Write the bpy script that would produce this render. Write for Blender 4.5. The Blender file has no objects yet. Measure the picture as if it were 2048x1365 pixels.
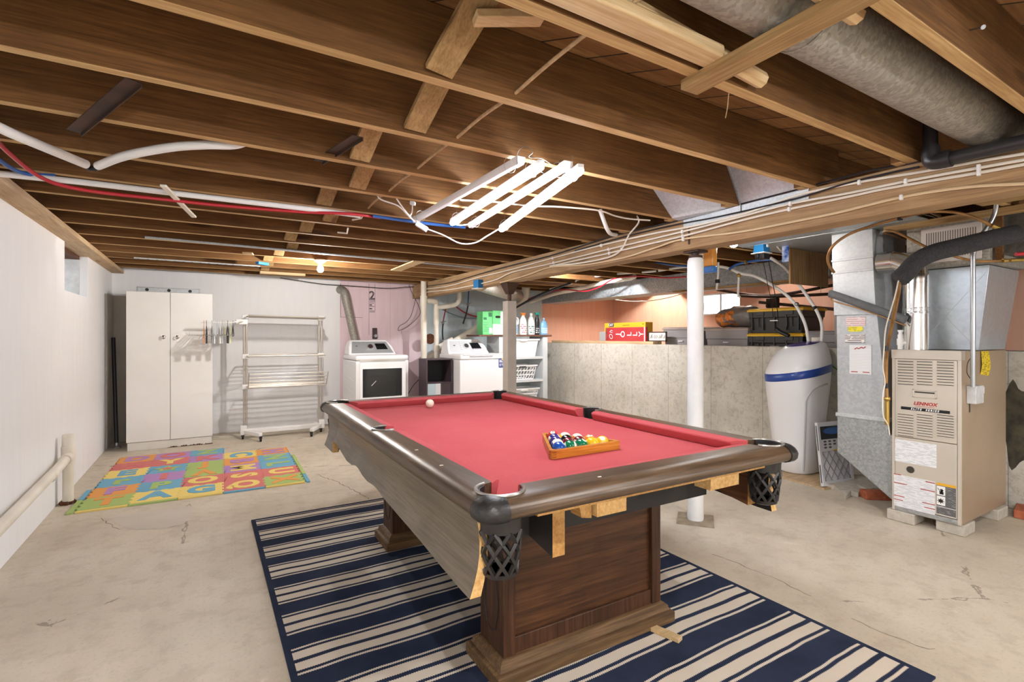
import bpy, bmesh, math, random
from math import sin, cos, pi, radians, atan
from mathutils import Vector, Matrix
random.seed(7)
SC = bpy.context.scene
COL = SC.collection
V = Vector
# ---------------------------------------------------------------- camera geometry (metres, camera 1.23 m above the floor)
FPX, HZ, CAMH, YAW = 1010.0, 673.0, 1.23, atan(.607)
SY, CY = sin(YAW), cos(YAW)

def at(u, v, x=None, y=None, z=None, d=None):
    """Point of the room seen at pixel u, v on a known plane of the room."""
    a = (u-1024)/FPX; b = (HZ-v)/FPX
    rx = SY+a*CY; ry = CY-a*SY
    if d is None:
        d = x/rx if x is not None else y/ry if y is not None else (z-CAMH)/b
    return V((d*rx, d*ry, CAMH+d*b))

# ---------------------------------------------------------------- mesh building
ORG = {}
class MB:
    def __init__(s, M=None):
        s.v = []; s.f = []; s.m = []; s.M = M; s.mi = 0
    def add(s, vs, fs, mi=None):
        n = len(s.v); mi = s.mi if mi is None else mi
        for p in vs:
            p = V(p); s.v.append(s.M @ p if s.M else p)
        for f in fs:
            s.f.append([i+n for i in f]); s.m.append(mi)
        return s
    def box(s, a, b, mi=None):
        x0, x1 = sorted((a[0], b[0])); y0, y1 = sorted((a[1], b[1])); z0, z1 = sorted((a[2], b[2]))
        return s.add([(x0,y0,z0),(x1,y0,z0),(x1,y1,z0),(x0,y1,z0),(x0,y0,z1),(x1,y0,z1),(x1,y1,z1),(x0,y1,z1)],
                     [(0,3,2,1),(4,5,6,7),(0,1,5,4),(1,2,6,5),(2,3,7,6),(3,0,4,7)], mi)
    def hexa(s, lo, hi, mi=None):            # two quads (lists of 4 points) joined
        return s.add(list(lo)+list(hi), [(0,3,2,1),(4,5,6,7),(0,1,5,4),(1,2,6,5),(2,3,7,6),(3,0,4,7)], mi)
    def beam(s, p, q, w, h, up=(0,0,1), mi=None):   # board from p to q, width w (sideways), height h (along up)
        p = V(p); q = V(q); t = (q-p).normalized(); u = V(up)
        sd = t.cross(u).normalized(); u = sd.cross(t).normalized()
        r = lambda c: [c+sd*(a*w/2)+u*(b*h/2) for a, b in ((-1,-1),(1,-1),(1,1),(-1,1))]
        return s.hexa(r(p), r(q), mi)
    def prism(s, poly, lo, hi, axis='x', mi=None, off=None):
        n = len(poly)
        def P(a, b, c): return (c,a,b) if axis == 'x' else (a,c,b) if axis == 'y' else (a,b,c)
        vs = [P(a,b,lo) for a, b in poly]+[P(a,b,hi) for a, b in poly]
        fs = [tuple(range(n))[::-1], tuple(range(n,2*n))]+[(i,(i+1)%n,(i+1)%n+n,i+n) for i in range(n)]
        return s.add(vs, fs, mi)
    def cyl(s, p, q, r0, r1=None, n=16, cap=True, mi=None):
        return s.tube([p,q], [r0, r0 if r1 is None else r1], n, cap, mi)
    def tube(s, pts, r, n=8, cap=True, mi=None, closed=False):
        pts = [V(p) for p in pts]; k = len(pts)
        rs = r if isinstance(r, (list,tuple)) else [r]*k
        vs = []; nrm = None
        for i, p in enumerate(pts):
            a = pts[i-1] if (i > 0 or closed) else p
            b = pts[(i+1) % k] if (i < k-1 or closed) else p
            t = (b-a).normalized()
            if nrm is None:
                w = V((0,0,1)) if abs(t.z) < .9 else V((1,0,0))
                nrm = (w-t*w.dot(t)).normalized()
            else:
                nrm = (nrm-t*nrm.dot(t))
                nrm = nrm.normalized() if nrm.length > 1e-6 else V((1,0,0))
            bn = t.cross(nrm)
            for j in range(n):
                an = 2*pi*j/n
                vs.append(p+(nrm*cos(an)+bn*sin(an))*rs[i])
        fs = []
        for i in range(k if closed else k-1):
            i2 = (i+1) % k
            for j in range(n):
                j2 = (j+1) % n
                fs.append((i*n+j, i*n+j2, i2*n+j2, i2*n+j))
        if cap and not closed:
            fs.append(tuple(range(n))[::-1]); fs.append(tuple((k-1)*n+j for j in range(n)))
        return s.add(vs, fs, mi)
    def lathe(s, prof, c, n=20, mi=None, R=None):
        c = V(c); vs = []; k = len(prof)
        for r, z in prof:
            for j in range(n):
                p = V((r*cos(2*pi*j/n), r*sin(2*pi*j/n), z))
                vs.append(c+(R @ p if R else p))
        fs = []
        for i in range(k-1):
            for j in range(n):
                j2 = (j+1) % n
                fs.append((i*n+j, i*n+j2, (i+1)*n+j2, (i+1)*n+j))
        fs.append(tuple(range(n))[::-1]); fs.append(tuple((k-1)*n+j for j in range(n)))
        return s.add(vs, fs, mi)
    def sphere(s, c, r, nu=20, nv=12, mi=None, sc=(1,1,1)):
        c = V(c); vs = [c+V((0,0,-r*sc[2]))]
        for i in range(1, nv):
            ph = -pi/2+pi*i/nv
            for j in range(nu):
                th = 2*pi*j/nu
                vs.append(c+V((r*cos(ph)*cos(th)*sc[0], r*cos(ph)*sin(th)*sc[1], r*sin(ph)*sc[2])))
        vs.append(c+V((0,0,r*sc[2]))); L = len(vs)-1
        fs = [(0, 1+(j+1) % nu, 1+j) for j in range(nu)]
        for i in range(nv-2):
            for j in range(nu):
                j2 = (j+1) % nu
                fs.append((1+i*nu+j, 1+i*nu+j2, 1+(i+1)*nu+j2, 1+(i+1)*nu+j))
        b = 1+(nv-2)*nu
        fs += [(b+j, b+(j+1) % nu, L) for j in range(nu)]
        return s.add(vs, fs, mi)
    def loft(s, rings, cap=True, mi=None, closed=True):
        n = len(rings[0]); vs = [p for r in rings for p in r]; fs = []
        for i in range(len(rings)-1):
            for j in range(n if closed else n-1):
                j2 = (j+1) % n
                fs.append((i*n+j, i*n+j2, (i+1)*n+j2, (i+1)*n+j))
        if cap:
            fs.append(tuple(range(n))[::-1]); fs.append(tuple((len(rings)-1)*n+j for j in range(n)))
        return s.add(vs, fs, mi)
    def quad(s, a, b, c, d, mi=None): return s.add([a,b,c,d], [(0,1,2,3)], mi)
    def mesh(s, me, M, mi=None):
        return s.add([M @ v.co for v in me.vertices], [tuple(p.vertices) for p in me.polygons], mi)
    def text(s, body, size, M, mi=None, ex=.0008, shear=0., offset=0., spacing=1.):
        cu = bpy.data.curves.new('t', 'FONT'); cu.body = body; cu.size = size; cu.extrude = ex
        cu.shear = shear; cu.offset = offset; cu.align_x = 'CENTER'; cu.align_y = 'CENTER'; cu.space_character = spacing
        cu.resolution_u = 3
        o = bpy.data.objects.new('t', cu); COL.objects.link(o)
        dg = bpy.context.evaluated_depsgraph_get()
        me = bpy.data.meshes.new_from_object(o.evaluated_get(dg))
        s.mesh(me, M, mi)
        bpy.data.objects.remove(o); bpy.data.curves.remove(cu); bpy.data.meshes.remove(me)
        return s
    def build(s, name, mats, parent=None, origin=None, bevel=0., seg=2, angle=35, recalc=True):
        if not isinstance(mats, (list,tuple)): mats = [mats]
        o = V(ORG[parent.name]) if parent else V(origin if origin is not None else (0,0,0))
        me = bpy.data.meshes.new(name)
        me.from_pydata([v-o for v in s.v], [], s.f)
        for m in mats: me.materials.append(m)
        for p, mi in zip(me.polygons, s.m): p.material_index = mi
        if recalc:
            bm = bmesh.new(); bm.from_mesh(me); bmesh.ops.recalc_face_normals(bm, faces=bm.faces); bm.to_mesh(me); bm.free()
        me.shade_smooth(); me.set_sharp_from_angle(angle=radians(angle))
        ob = bpy.data.objects.new(name, me); COL.objects.link(ob)
        if parent: ob.parent = parent
        else: ob.location = o
        ORG[ob.name] = o
        if bevel:
            b = ob.modifiers.new('bevel', 'BEVEL'); b.width = bevel; b.segments = seg; b.limit_method = 'ANGLE'; b.angle_limit = radians(40)
        return ob

def tag(o, label, cat, group=None):
    o['label'] = label; o['category'] = cat
    if group: o['group'] = group
    return o
def thing(name, label, cat, loc, group=None):
    o = bpy.data.objects.new(name, None); COL.objects.link(o); o.location = loc; o.empty_display_size = .05
    ORG[o.name] = V(loc)
    return tag(o, label, cat, group)
def struct(o):
    o['kind'] = 'structure'; return o
def copy_tree(o, loc=None, rz=None, label=None):
    def cp(a, par):
        c = a.copy(); COL.objects.link(c); ORG[c.name] = ORG.get(a.name, V((0,0,0)))
        if par: c.parent = par
        for ch in a.children: cp(ch, c)
        return c
    r = cp(o, None)
    if loc is not None: r.location = loc
    if rz is not None: r.rotation_euler = (0,0,rz)
    if label: r['label'] = label
    return r
def smooth_path(pts, k=6):      # Catmull-Rom through the points
    pts = [V(p) for p in pts]
    if len(pts) < 3: return pts
    P = [pts[0]*2-pts[1]]+pts+[pts[-1]*2-pts[-2]]; out = []
    for i in range(1, len(P)-2):
        a, b, c, d = P[i-1], P[i], P[i+1], P[i+2]
        for j in range(k):
            t = j/k
            out.append(.5*((2*b)+(c-a)*t+(2*a-5*b+4*c-d)*t*t+(3*b-a-3*c+d)*t**3))
    out.append(pts[-1]); return out
def facing(p, face='-x', rot=0., s=1.):   # text frame lying on a face
    X, Y, Z = {'-x': (V((0,-1,0)),V((0,0,1)),V((-1,0,0))), '-y': (V((1,0,0)),V((0,0,1)),V((0,-1,0))),
               '+z': (V((1,0,0)),V((0,1,0)),V((0,0,1)))}[face]
    M = Matrix(((X.x,Y.x,Z.x,p[0]),(X.y,Y.y,Z.y,p[1]),(X.z,Y.z,Z.z,p[2]),(0,0,0,1)))
    return M @ Matrix.Rotation(rot, 4, 'Z')
def rrect(w, h, r, k=4):     # rounded rectangle outline centred at 0
    out = []
    for cx, cy, a0 in ((w/2-r,h/2-r,0),(-w/2+r,h/2-r,90),(-w/2+r,-h/2+r,180),(w/2-r,-h/2+r,270)):
        for i in range(k+1):
            a = radians(a0+90*i/k); out.append((cx+r*cos(a), cy+r*sin(a)))
    return out

# ---------------------------------------------------------------- materials
def lin(h):
    h = h.lstrip('#'); c = [int(h[i:i+2], 16)/255 for i in (0,2,4)]
    return tuple((x/12.92 if x <= .04045 else ((x+.055)/1.055)**2.4) for x in c)+(1,)
class NT:
    def __init__(s, name):
        s.mat = bpy.data.materials.new(name); s.mat.use_nodes = True
        s.t = s.mat.node_tree; s.t.nodes.clear()
        s.out = s.n('ShaderNodeOutputMaterial'); s.b = s.n('ShaderNodeBsdfPrincipled')
        s.l(s.b.outputs[0], s.out.inputs[0])
        s.co = s.n('ShaderNodeTexCoord').outputs['Object']
    def n(s, t, **k):
        x = s.t.nodes.new(t)
        for a, b in k.items(): setattr(x, a, b)
        return x
    def l(s, a, b): s.t.links.new(a, b)
    def math(s, op, a, b=None, c=None):
        x = s.n('ShaderNodeMath', operation=op)
        for i, q in enumerate((a,b,c)):
            if q is None: continue
            if isinstance(q, (int,float)): x.inputs[i].default_value = q
            else: s.l(q, x.inputs[i])
        return x.outputs[0]
    def mapping(s, scale=(1,1,1), rot=(0,0,0), rnd=False):
        src = s.co
        if rnd:
            oi = s.n('ShaderNodeObjectInfo'); ad = s.n('ShaderNodeVectorMath', operation='ADD')
            mu = s.n('ShaderNodeVectorMath', operation='SCALE'); mu.inputs[0].default_value = (17,9,13)
            s.l(oi.outputs['Random'], mu.inputs['Scale']); s.l(src, ad.inputs[0]); s.l(mu.outputs[0], ad.inputs[1]); src = ad.outputs[0]
        m = s.n('ShaderNodeMapping'); m.inputs['Scale'].default_value = scale; m.inputs['Rotation'].default_value = rot
        s.l(src, m.inputs[0]); return m.outputs[0]
    def noise(s, vec, scale, detail=4, rough=.55, dist=0.):
        x = s.n('ShaderNodeTexNoise'); x.inputs['Scale'].default_value = scale; x.inputs['Detail'].default_value = detail
        x.inputs['Roughness'].default_value = rough; x.inputs['Distortion'].default_value = dist
        s.l(vec, x.inputs['Vector']); return x.outputs['Fac']
    def voro(s, vec, scale, feature='F1', out='Distance', rnd=1.):
        x = s.n('ShaderNodeTexVoronoi', feature=feature); x.inputs['Scale'].default_value = scale; x.inputs['Randomness'].default_value = rnd
        s.l(vec, x.inputs['Vector']); return x.outputs[out]
    def ramp(s, fac, stops, interp='LINEAR'):
        x = s.n('ShaderNodeValToRGB'); e = x.color_ramp.elements; x.color_ramp.interpolation = interp
        while len(e) < len(stops): e.new(.5)
        for el, (p, c) in zip(e, stops):
            el.position = p; el.color = lin(c) if isinstance(c, str) else ((c,c,c,1) if isinstance(c, (int,float)) else c)
        s.l(fac, x.inputs[0]); return x.outputs[0]
    def mix(s, fac, a, b, mode='MIX'):
        x = s.n('ShaderNodeMix', data_type='RGBA', blend_type=mode)
        for i, q in ((0,fac),(6,a),(7,b)):
            if isinstance(q, (int,float)): x.inputs[i].default_value = q
            elif isinstance(q, str): x.inputs[i].default_value = lin(q)
            else: s.l(q, x.inputs[i])
        return x.outputs[2]
    def bump(s, h, strength=.3, dist=.01):
        x = s.n('ShaderNodeBump'); x.inputs['Strength'].default_value = strength; x.inputs['Distance'].default_value = dist
        s.l(h, x.inputs['Height']); s.l(x.outputs[0], s.b.inputs['Normal'])
    def set(s, col=None, rough=None, metal=None, spec=None):
        for nm, q in (('Base Color',col),('Roughness',rough),('Metallic',metal),('Specular IOR Level',spec)):
            if q is None: continue
            i = s.b.inputs[nm]
            if isinstance(q, str): i.default_value = lin(q)
            elif isinstance(q, (int,float)): i.default_value = q
            else: s.l(q, i)
        return s.mat

def plain(name, col, rough=.5, metal=0., col2=None, vs=4., bump=0., bs=60., spec=.5, stretch=(1,1,1)):
    t = NT(name)
    if col2:
        f = t.noise(t.mapping(stretch, rnd=True), vs, 5)
        c = t.ramp(f, [(.35,col),(.68,col2)])
    else: c = col
    if bump: t.bump(t.noise(t.mapping(stretch), bs, 3), bump, .004)
    return t.set(c, rough, metal, spec)
def wood(name, c1, c2, c3, axis='x', rough=.65, sc=1., bump=.15, knots=True, spec=.4):
    t = NT(name)
    lo, hi = .7*sc, 13.*sc
    st = {'x': (lo,hi,hi), 'y': (hi,lo,hi), 'z': (hi,hi,lo)}[axis]
    v = t.mapping(st, rnd=True)
    f = t.noise(v, 2.2, 7, .62, 1.1)
    fine = t.noise(t.mapping({'x': (5,150,150), 'y': (150,5,150), 'z': (150,150,5)}[axis], rnd=True), 1., 3)
    c = t.ramp(f, [(.28,c1),(.5,c2),(.74,c3)])
    c = t.mix(t.ramp(fine, [(.38,.34),(.56,0.)]), c, c1, 'MULTIPLY')
    big = t.noise(t.mapping((1,1,1), rnd=True), 2.3, 3)
    c = t.mix(t.ramp(big, [(.35,0.),(.7,.45)]), c, c1)
    if knots:
        k = t.voro(t.mapping({'x': (1.1,5,5), 'y': (5,1.1,5), 'z': (5,5,1.1)}[axis], rnd=True), 1.3)
        c = t.mix(t.ramp(k, [(.0,.8),(.1,.55),(.16,0.)]), c, c1, 'MULTIPLY')
    dk = t.noise(t.mapping((1.6,1.6,.8), rnd=True), 1.7, 5, .6); c = t.mix(t.ramp(dk, [(.5,0.),(.75,.35)]), c, c1, 'MULTIPLY')
    if bump: t.bump(f, bump, .004)
    return t.set(c, rough, 0., spec)
def galv(name, base='#b9bec4', dark='#8f959b', rough=.38, sc=38., metal=.85):
    t = NT(name)
    cell = t.voro(t.mapping(), sc, out='Color')
    bw = t.n('ShaderNodeRGBToBW'); t.l(cell, bw.inputs[0])
    c = t.ramp(bw.outputs[0], [(.2,dark),(.8,base)])
    big = t.noise(t.mapping(), 4, 4)
    c = t.mix(t.ramp(big, [(.3,.0),(.75,.35)]), c, dark)
    r = t.math('ADD', t.math('MULTIPLY', bw.outputs[0], .14), rough)
    t.bump(t.noise(t.mapping(), 6, 2), .12, .01)
    return t.set(c, r, metal)
def emitter(name, col, strength):
    t = NT(name); t.b.inputs['Emission Color'].default_value = lin(col); t.b.inputs['Emission Strength'].default_value = strength
    return t.set(col, .4)
def lines(name, paper, ink, axis='z', pitch=.006, fill=.45, dens=.5, xs=120., margin=None):
    """printed sheet: rows of small marks"""
    t = NT(name)
    sp = t.n('ShaderNodeSeparateXYZ'); t.l(t.co, sp.inputs[0])
    row = t.math('FRACT', t.math('DIVIDE', sp.outputs['XYZ'.index(axis.upper())], pitch))
    on = t.math('LESS_THAN', row, fill)
    st = {'x': (1/pitch/xs,1,1), 'y': (1,1/pitch/xs,1), 'z': (1,1,1/pitch/xs)}[axis]
    w = t.math('GREATER_THAN', t.noise(t.mapping(st), xs, 2), 1-dens)
    return t.set(t.mix(t.math('MULTIPLY', on, w), paper, ink), .6)
def glass(name, col='#ffffff', rough=.02, ior=1.45):
    t = NT(name); t.b.inputs['Transmission Weight'].default_value = 1.; t.b.inputs['IOR'].default_value = ior
    return t.set(col, rough)
# ================================================================ materials
M = {}
def mk():
    # floor: worn beige concrete
    t = NT('concrete_floor'); v = t.mapping()
    a = t.noise(v, 1.1, 8, .62); b = t.noise(v, 9, 6, .65); c3 = t.noise(v, 70, 3)
    c = t.ramp(a, [(.32,'#bdb2a0'),(.5,'#c9beac'),(.68,'#d3cab9')])
    c = t.mix(t.ramp(b, [(.38,.32),(.5,0.)]), c, '#a89b89')
    c = t.mix(t.ramp(c3, [(.3,.22),(.45,0.)]), c, '#86796a')
    st = t.noise(v, 2.6, 5, .6, 2.); c = t.mix(t.ramp(st, [(.66,0.),(.74,.5)]), c, '#e2dacb')
    cr = t.voro(t.mapping(), .55, 'DISTANCE_TO_EDGE'); cn = t.noise(v, 7, 6, .7)
    cr = t.math('ADD', cr, t.math('MULTIPLY', t.math('SUBTRACT', cn, .5), .05))
    k = t.math('MULTIPLY', t.math('LESS_THAN', t.math('ABSOLUTE', cr), .0022), t.math('GREATER_THAN', t.noise(v, 1.7, 2), .5))
    c = t.mix(t.math('MULTIPLY', k, .6), c, '#6f6355')
    t.bump(t.math('ADD', b, t.math('MULTIPLY', c3, .4)), .25, .006)
    M['floor'] = t.set(c, t.ramp(b, [(.3,.75),(.7,.55)]), 0., .3)
    # old poured concrete wall
    t = NT('concrete_wall'); v = t.mapping()
    a = t.noise(v, 1.6, 7, .65); b = t.noise(v, 24, 5, .7)
    c = t.ramp(a, [(.3,'#b1aca0'),(.5,'#c5c0b5'),(.7,'#d3cec4')])
    c = t.mix(t.ramp(b, [(.36,.4),(.5,0.)]), c, '#8a8374')
    drip = t.noise(t.mapping((5,5,.5)), 1.5, 5); c = t.mix(t.ramp(drip, [(.6,0.),(.75,.45)]), c, '#857d6e')
    sp = t.n('ShaderNodeSeparateXYZ'); t.l(t.co, sp.inputs[0])
    bd = t.math('LESS_THAN', t.math('FRACT', t.math('DIVIDE', sp.outputs[1], .62)), .012)
    c = t.mix(t.math('MULTIPLY', bd, .5), c, '#6d675b')
    t.bump(t.math('ADD', a, b), .35, .01); M['concrete'] = t.set(c, .9, 0., .2)
    # painted panel walls, faint vertical texture
    for nm, c1, c2 in (('white_wall','#ececee','#f0f0f1'),('pink_foam','#e6ccd3','#ecd6dc'),('blue_foam','#c6d7de','#d2e0e6'),('peach_foam','#e9b297','#eebfa6')):
        t = NT(nm); f = t.noise(t.mapping((3,3,.4)), 6, 5); c = t.ramp(f, [(.3,c1),(.7,c2)])
        sp = t.n('ShaderNodeSeparateXYZ'); t.l(t.co, sp.inputs[0])
        if nm != 'white_wall':
            g = t.math('LESS_THAN', t.math('FRACT', t.math('DIVIDE', t.math('ADD', sp.outputs[0], sp.outputs[1]), .61)), .006)
            c = t.mix(t.math('MULTIPLY', g, .35), c, '#8a7a78')
        t.bump(t.noise(t.mapping((60,60,4)), 3, 3), .06, .003)
        M[nm] = t.set(c, .55, 0., .35)
    M['joist'] = wood('joist_wood', '#60421f', '#775028', '#8c6334', 'x', .78, 2.2, .12)
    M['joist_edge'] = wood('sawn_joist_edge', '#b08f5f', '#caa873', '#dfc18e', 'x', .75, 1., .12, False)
    M['girder'] = wood('girder_wood', '#8f7150', '#b2926c', '#c7aa84', 'y', .75)
    M['lumber_y'] = wood('old_lumber', '#907248', '#ad8e60', '#c4a878', 'y', .75)
    M['lumber_x'] = wood('pale_lumber', '#c4a476', '#d6bb8f', '#e5d1ab', 'x', .6)
    M['plate'] = wood('plate_lumber', '#b5946e', '#d2b48c', '#e2cbaa', 'y', .65)
    M['subfloor'] = None
    t = NT('subfloor_planks'); v = t.mapping((1,1,1), (0,0,radians(45)))
    sp = t.n('ShaderNodeSeparateXYZ'); t.l(v, sp.inputs[0])
    pl = t.math('DIVIDE', sp.outputs[1], .14); gap = t.math('LESS_THAN', t.math('FRACT', pl), .05)
    wn = t.n('ShaderNodeTexWhiteNoise', noise_dimensions='1D'); t.l(t.math('FLOOR', pl), wn.inputs['W'])
    g = t.noise(t.mapping((.9,14,14), (0,0,radians(45))), 2.4, 6, .6, 1.)
    c = t.ramp(g, [(.3,'#6b4828'),(.5,'#8d643a'),(.72,'#a87d4c')])
    c = t.mix(t.math('MULTIPLY', wn.outputs[0], .4), c, '#5a371b'); c = t.mix(gap, c, '#1c1109')
    M['subfloor'] = t.set(c, .75)
    M['galv'] = galv('galvanised_steel','#bcc0c2','#a3a8aa',.42,95.,.7)
    M['galv_bright'] = galv('bright_sheet_metal', '#d0d4d7', '#bdc2c5', .45, 90., .4)
    M['galv_dull'] = galv('dusty_galvanised', '#b4b0a6', '#918d84', .55, 90., .45)
    M['steel'] = plain('grey_steel', '#a8abad', .35, .9)
    M['chrome'] = plain('polished_steel', '#dad9d6', .16, 1.)
    M['stainless'] = plain('satin_stainless', '#c4beb5', .42, .8)
    M['iron'] = plain('dark_iron', '#3b2d27', .55, .5, '#52392c', 9.)
    M['white_metal'] = plain('white_enamel', '#eeeef0', .22, 0., spec=.6)
    M['white_plastic'] = plain('white_plastic', '#ecebea', .4)
    M['white_paint'] = plain('white_paint', '#e4e3df', .45, 0., '#eeede9', 3., .1, 30)
    M['grey_plastic'] = plain('grey_plastic', '#a3a5a8', .45)
    M['pvc'] = plain('aged_white_pvc', '#dfd6c6', .35, 0., '#ece6da', 5.)
    M['pex_white'] = plain('white_pex', '#ecebe8', .35)
    M['pex_red'] = plain('red_pex', '#b5202f', .35)
    M['pex_blue'] = plain('blue_pex', '#2f63ad', .35)
    M['cable_white'] = plain('white_cable', '#e4dccf', .5)
    M['cable_cream'] = plain('cream_cable', '#d6bf9a', .55)
    M['cable_cloth'] = plain('cloth_cable', '#a98b66', .85, 0., '#c2a57d', 50.)
    M['black'] = plain('black_plastic', '#17171a', .4)
    M['black_wood'] = plain('black_painted_wood', '#1d1a19', .55, 0., '#2a2523', 6.)
    M['black_rubber'] = plain('black_rubber', '#161616', .6)
    M['blackpipe'] = plain('black_abs', '#2b2a2c', .3)
    M['copper'] = plain('copper', '#ad8352', .4, .6, '#86603a', 14.)
    M['brass'] = plain('brass', '#c6a55c', .3, .9)
    M['rust'] = plain('rust', '#6b3d22', .85, 0., '#3a2417', 40., .4, 60)
    M['blue_box'] = plain('blue_plastic', '#1c76b4', .45)
    M['navy'] = plain('deep_blue_plastic', '#21418f', .3)
    M['yellow'] = plain('yellow_plastic', '#e3b32a', .45)
    M['brick'] = plain('red_brick', '#9a5034', .9, 0., '#b5694a', 30., .4, 90)
    M['block'] = plain('concrete_block', '#b0a89c', .95, 0., '#c4bdb1', 25., .4, 120)
    M['chip'] = plain('chipboard', '#c89a5a', .85, 0., '#e2bd82', 90., .4, 160)
    M['bulb'] = emitter('lit_bulb', '#fff9f2', 1200.)
    M['bulb_soft'] = emitter('soft_lit_bulb', '#fff8f0', 280.)
    M['bulb_fill_bright'] = emitter('bright_fill_bulb', '#fbfcff', 2300.)
    M['bulb_fill'] = emitter('strong_fill_bulb', '#fcfcfa', 1250.)
    M['tube'] = emitter('lit_tube', '#f1f6ff', 62.)
    M['porcelain'] = plain('porcelain', '#efece6', .25)
mk()

# ================================================================ camera, world
cd = bpy.data.cameras.new('camera'); cam = bpy.data.objects.new('camera', cd); COL.objects.link(cam)
cam.location = (0,0,CAMH); cam.rotation_euler = (radians(90),0,-YAW)
cd.sensor_width = 36; cd.lens = 36*FPX/2048; cd.shift_y = -(682.5-HZ)/2048; cd.clip_start = .02
SC.camera = cam
w = bpy.data.worlds.new('daylight'); SC.world = w; w.use_nodes = True
bg = w.node_tree.nodes['Background']; bg.inputs[0].default_value = (.93,.96,1,1); bg.inputs[1].default_value = 3.0
SC.view_settings.view_transform = 'Standard'; SC.view_settings.look = 'None'; SC.view_settings.exposure = 0.; SC.view_settings.gamma = 1

# ================================================================ room shell
XL, YB, XLEDGE, XR = -.925, 7.40, 4.90, 6.80
YN = -2.6
JZ, JH, SUBZ = 2.0, .225, 2.227
struct(MB().box((XL-.3,YN,-.12), (XR+.2,YB+.3,0)).build('floor', M['floor']))
struct(MB().box((XL-.3,YN,SUBZ), (XR+.2,YB+.3,SUBZ+.04)).build('ceiling', M['subfloor']))
# left wall with the window opening
wy0, wy1, wz0, wz1 = 5.10, 6.00, 1.585, 1.96
b = MB()
b.box((XL-.06,YN,0), (XL,wy0,1.96)); b.box((XL-.06,wy1,0), (XL,YB,1.96)); b.box((XL-.06,wy0,0), (XL,wy1,wz0))
struct(b.build('wall_left', M['white_wall'], bevel=.002))
b = MB().box((XL-.30,wy0,wz0-.05), (XL-.06,wy1,wz0)); b.box((XL-.30,wy1,wz0-.05), (XL-.06,wy1+.05,1.96)); b.box((XL-.30,wy0-.05,wz0-.05), (XL-.06,wy0,1.96))
b.box((XL-.30,wy0,1.93), (XL-.06,wy1,1.98), 1)
wf = struct(b.build('window_1', [plain('rough_white_paint','#cfd0d2',.8,0,'#e4e5e6',14,.6,30), M['rust']]))
MB().box((XL-.25,wy0,wz0), (XL-.245,wy1,1.93)).build('pane', glass('basement_glass','#eef4f4',.25), wf)
b = MB().box((XL-.62,YN,0), (XL-.31,wy0-.05,2.2)); b.box((XL-.62,wy1+.05,0), (XL-.31,YB+.3,2.2)); b.box((XL-.62,wy0-.05,0), (XL-.31,wy1+.05,wz0-.05))
b.box((XL-.31,YN,1.96), (XL-.06,wy0-.05,2.0)); b.box((XL-.31,wy1+.05,1.96), (XL-.06,YB,2.0))
struct(b.build('wall_left_foundation', M['concrete']))
# sill plate along the top of the left wall
struct(MB().box((XL-.06,YN,1.96), (XL+.112,YB-.02,1.998)).build('trim_1', M['plate'], bevel=.003))
# back wall: white, pink and blue boards, and peach boards over the crawlspace
X1, X2, X3 = 1.633, 2.89, 5.12
b = MB()
b.box((XL-.06,YB,0), (X1,YB+.05,2.22), 0); b.box((X1,YB,0), (X2,YB+.05,2.22), 1)
b.box((X2,YB,0), (X3,YB+.05,2.22), 2); b.box((X3,YB,.9), (XR+.05,YB+.05,2.22), 3)
b.box((XL-.3,YB+.05,0), (XR+.2,YB+.3,2.3), 4)
wb = struct(b.build('wall_back', [M['white_wall'], M['pink_foam'], M['blue_foam'], M['peach_foam'], M['concrete']]))
# grey-brown bare strip in the back left corner
tan = plain('bare_board', '#b3aca1', .8, 0, '#c2bcb2', 3)
struct(MB().box((XL,YB-.42,0), (XL+.012,YB,1.70)).box((XL+.012,YB-.012,0), (-.62,YB,1.70)).build('trim_2', tan))
# printed numeral and small print on the pink board
b = MB(); p = at(744,592,y=YB-.002); b.text('2', .17, facing(p,'-y'), 0, .0005, 0, .004); b.text('2', .15, facing(p+V((0,-.001,0)),'-y'), 1, .0005, 0, -.006)
ink = plain('printed_ink', '#4a3f4a', .6)
for i, (u0, u1, v) in enumerate(((739,750,600.5),(739,750,603),(739,748,606),(739,744,609.5),(739,749,613),(739,744,617),(739,749,622),(739,750,624))):
    q0 = at(u0,v,y=YB-.001); q1 = at(u1,v+ .6,y=YB-.001); h = .014 if i in (3,5) else .005
    b.box((q0.x,YB-.002,q0.z-h), (q1.x,YB,q0.z+h*.2), 0)
for u in (738,750):
    q = at(u,590,y=YB-.001); b.box((q.x-.002,YB-.0015,1.25 if u == 738 else 1.6), (q.x+.002,YB,2.0), 0)
q = at(684,620,y=YB)
b.box((1.64,YB-.0015,1.50), (1.645,YB,1.98), 0); b.box((1.64,YB-.0015,1.50), (1.95,YB,1.504), 0)
b.build('printed_marking', [ink, M['pink_foam']], wb)
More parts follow.
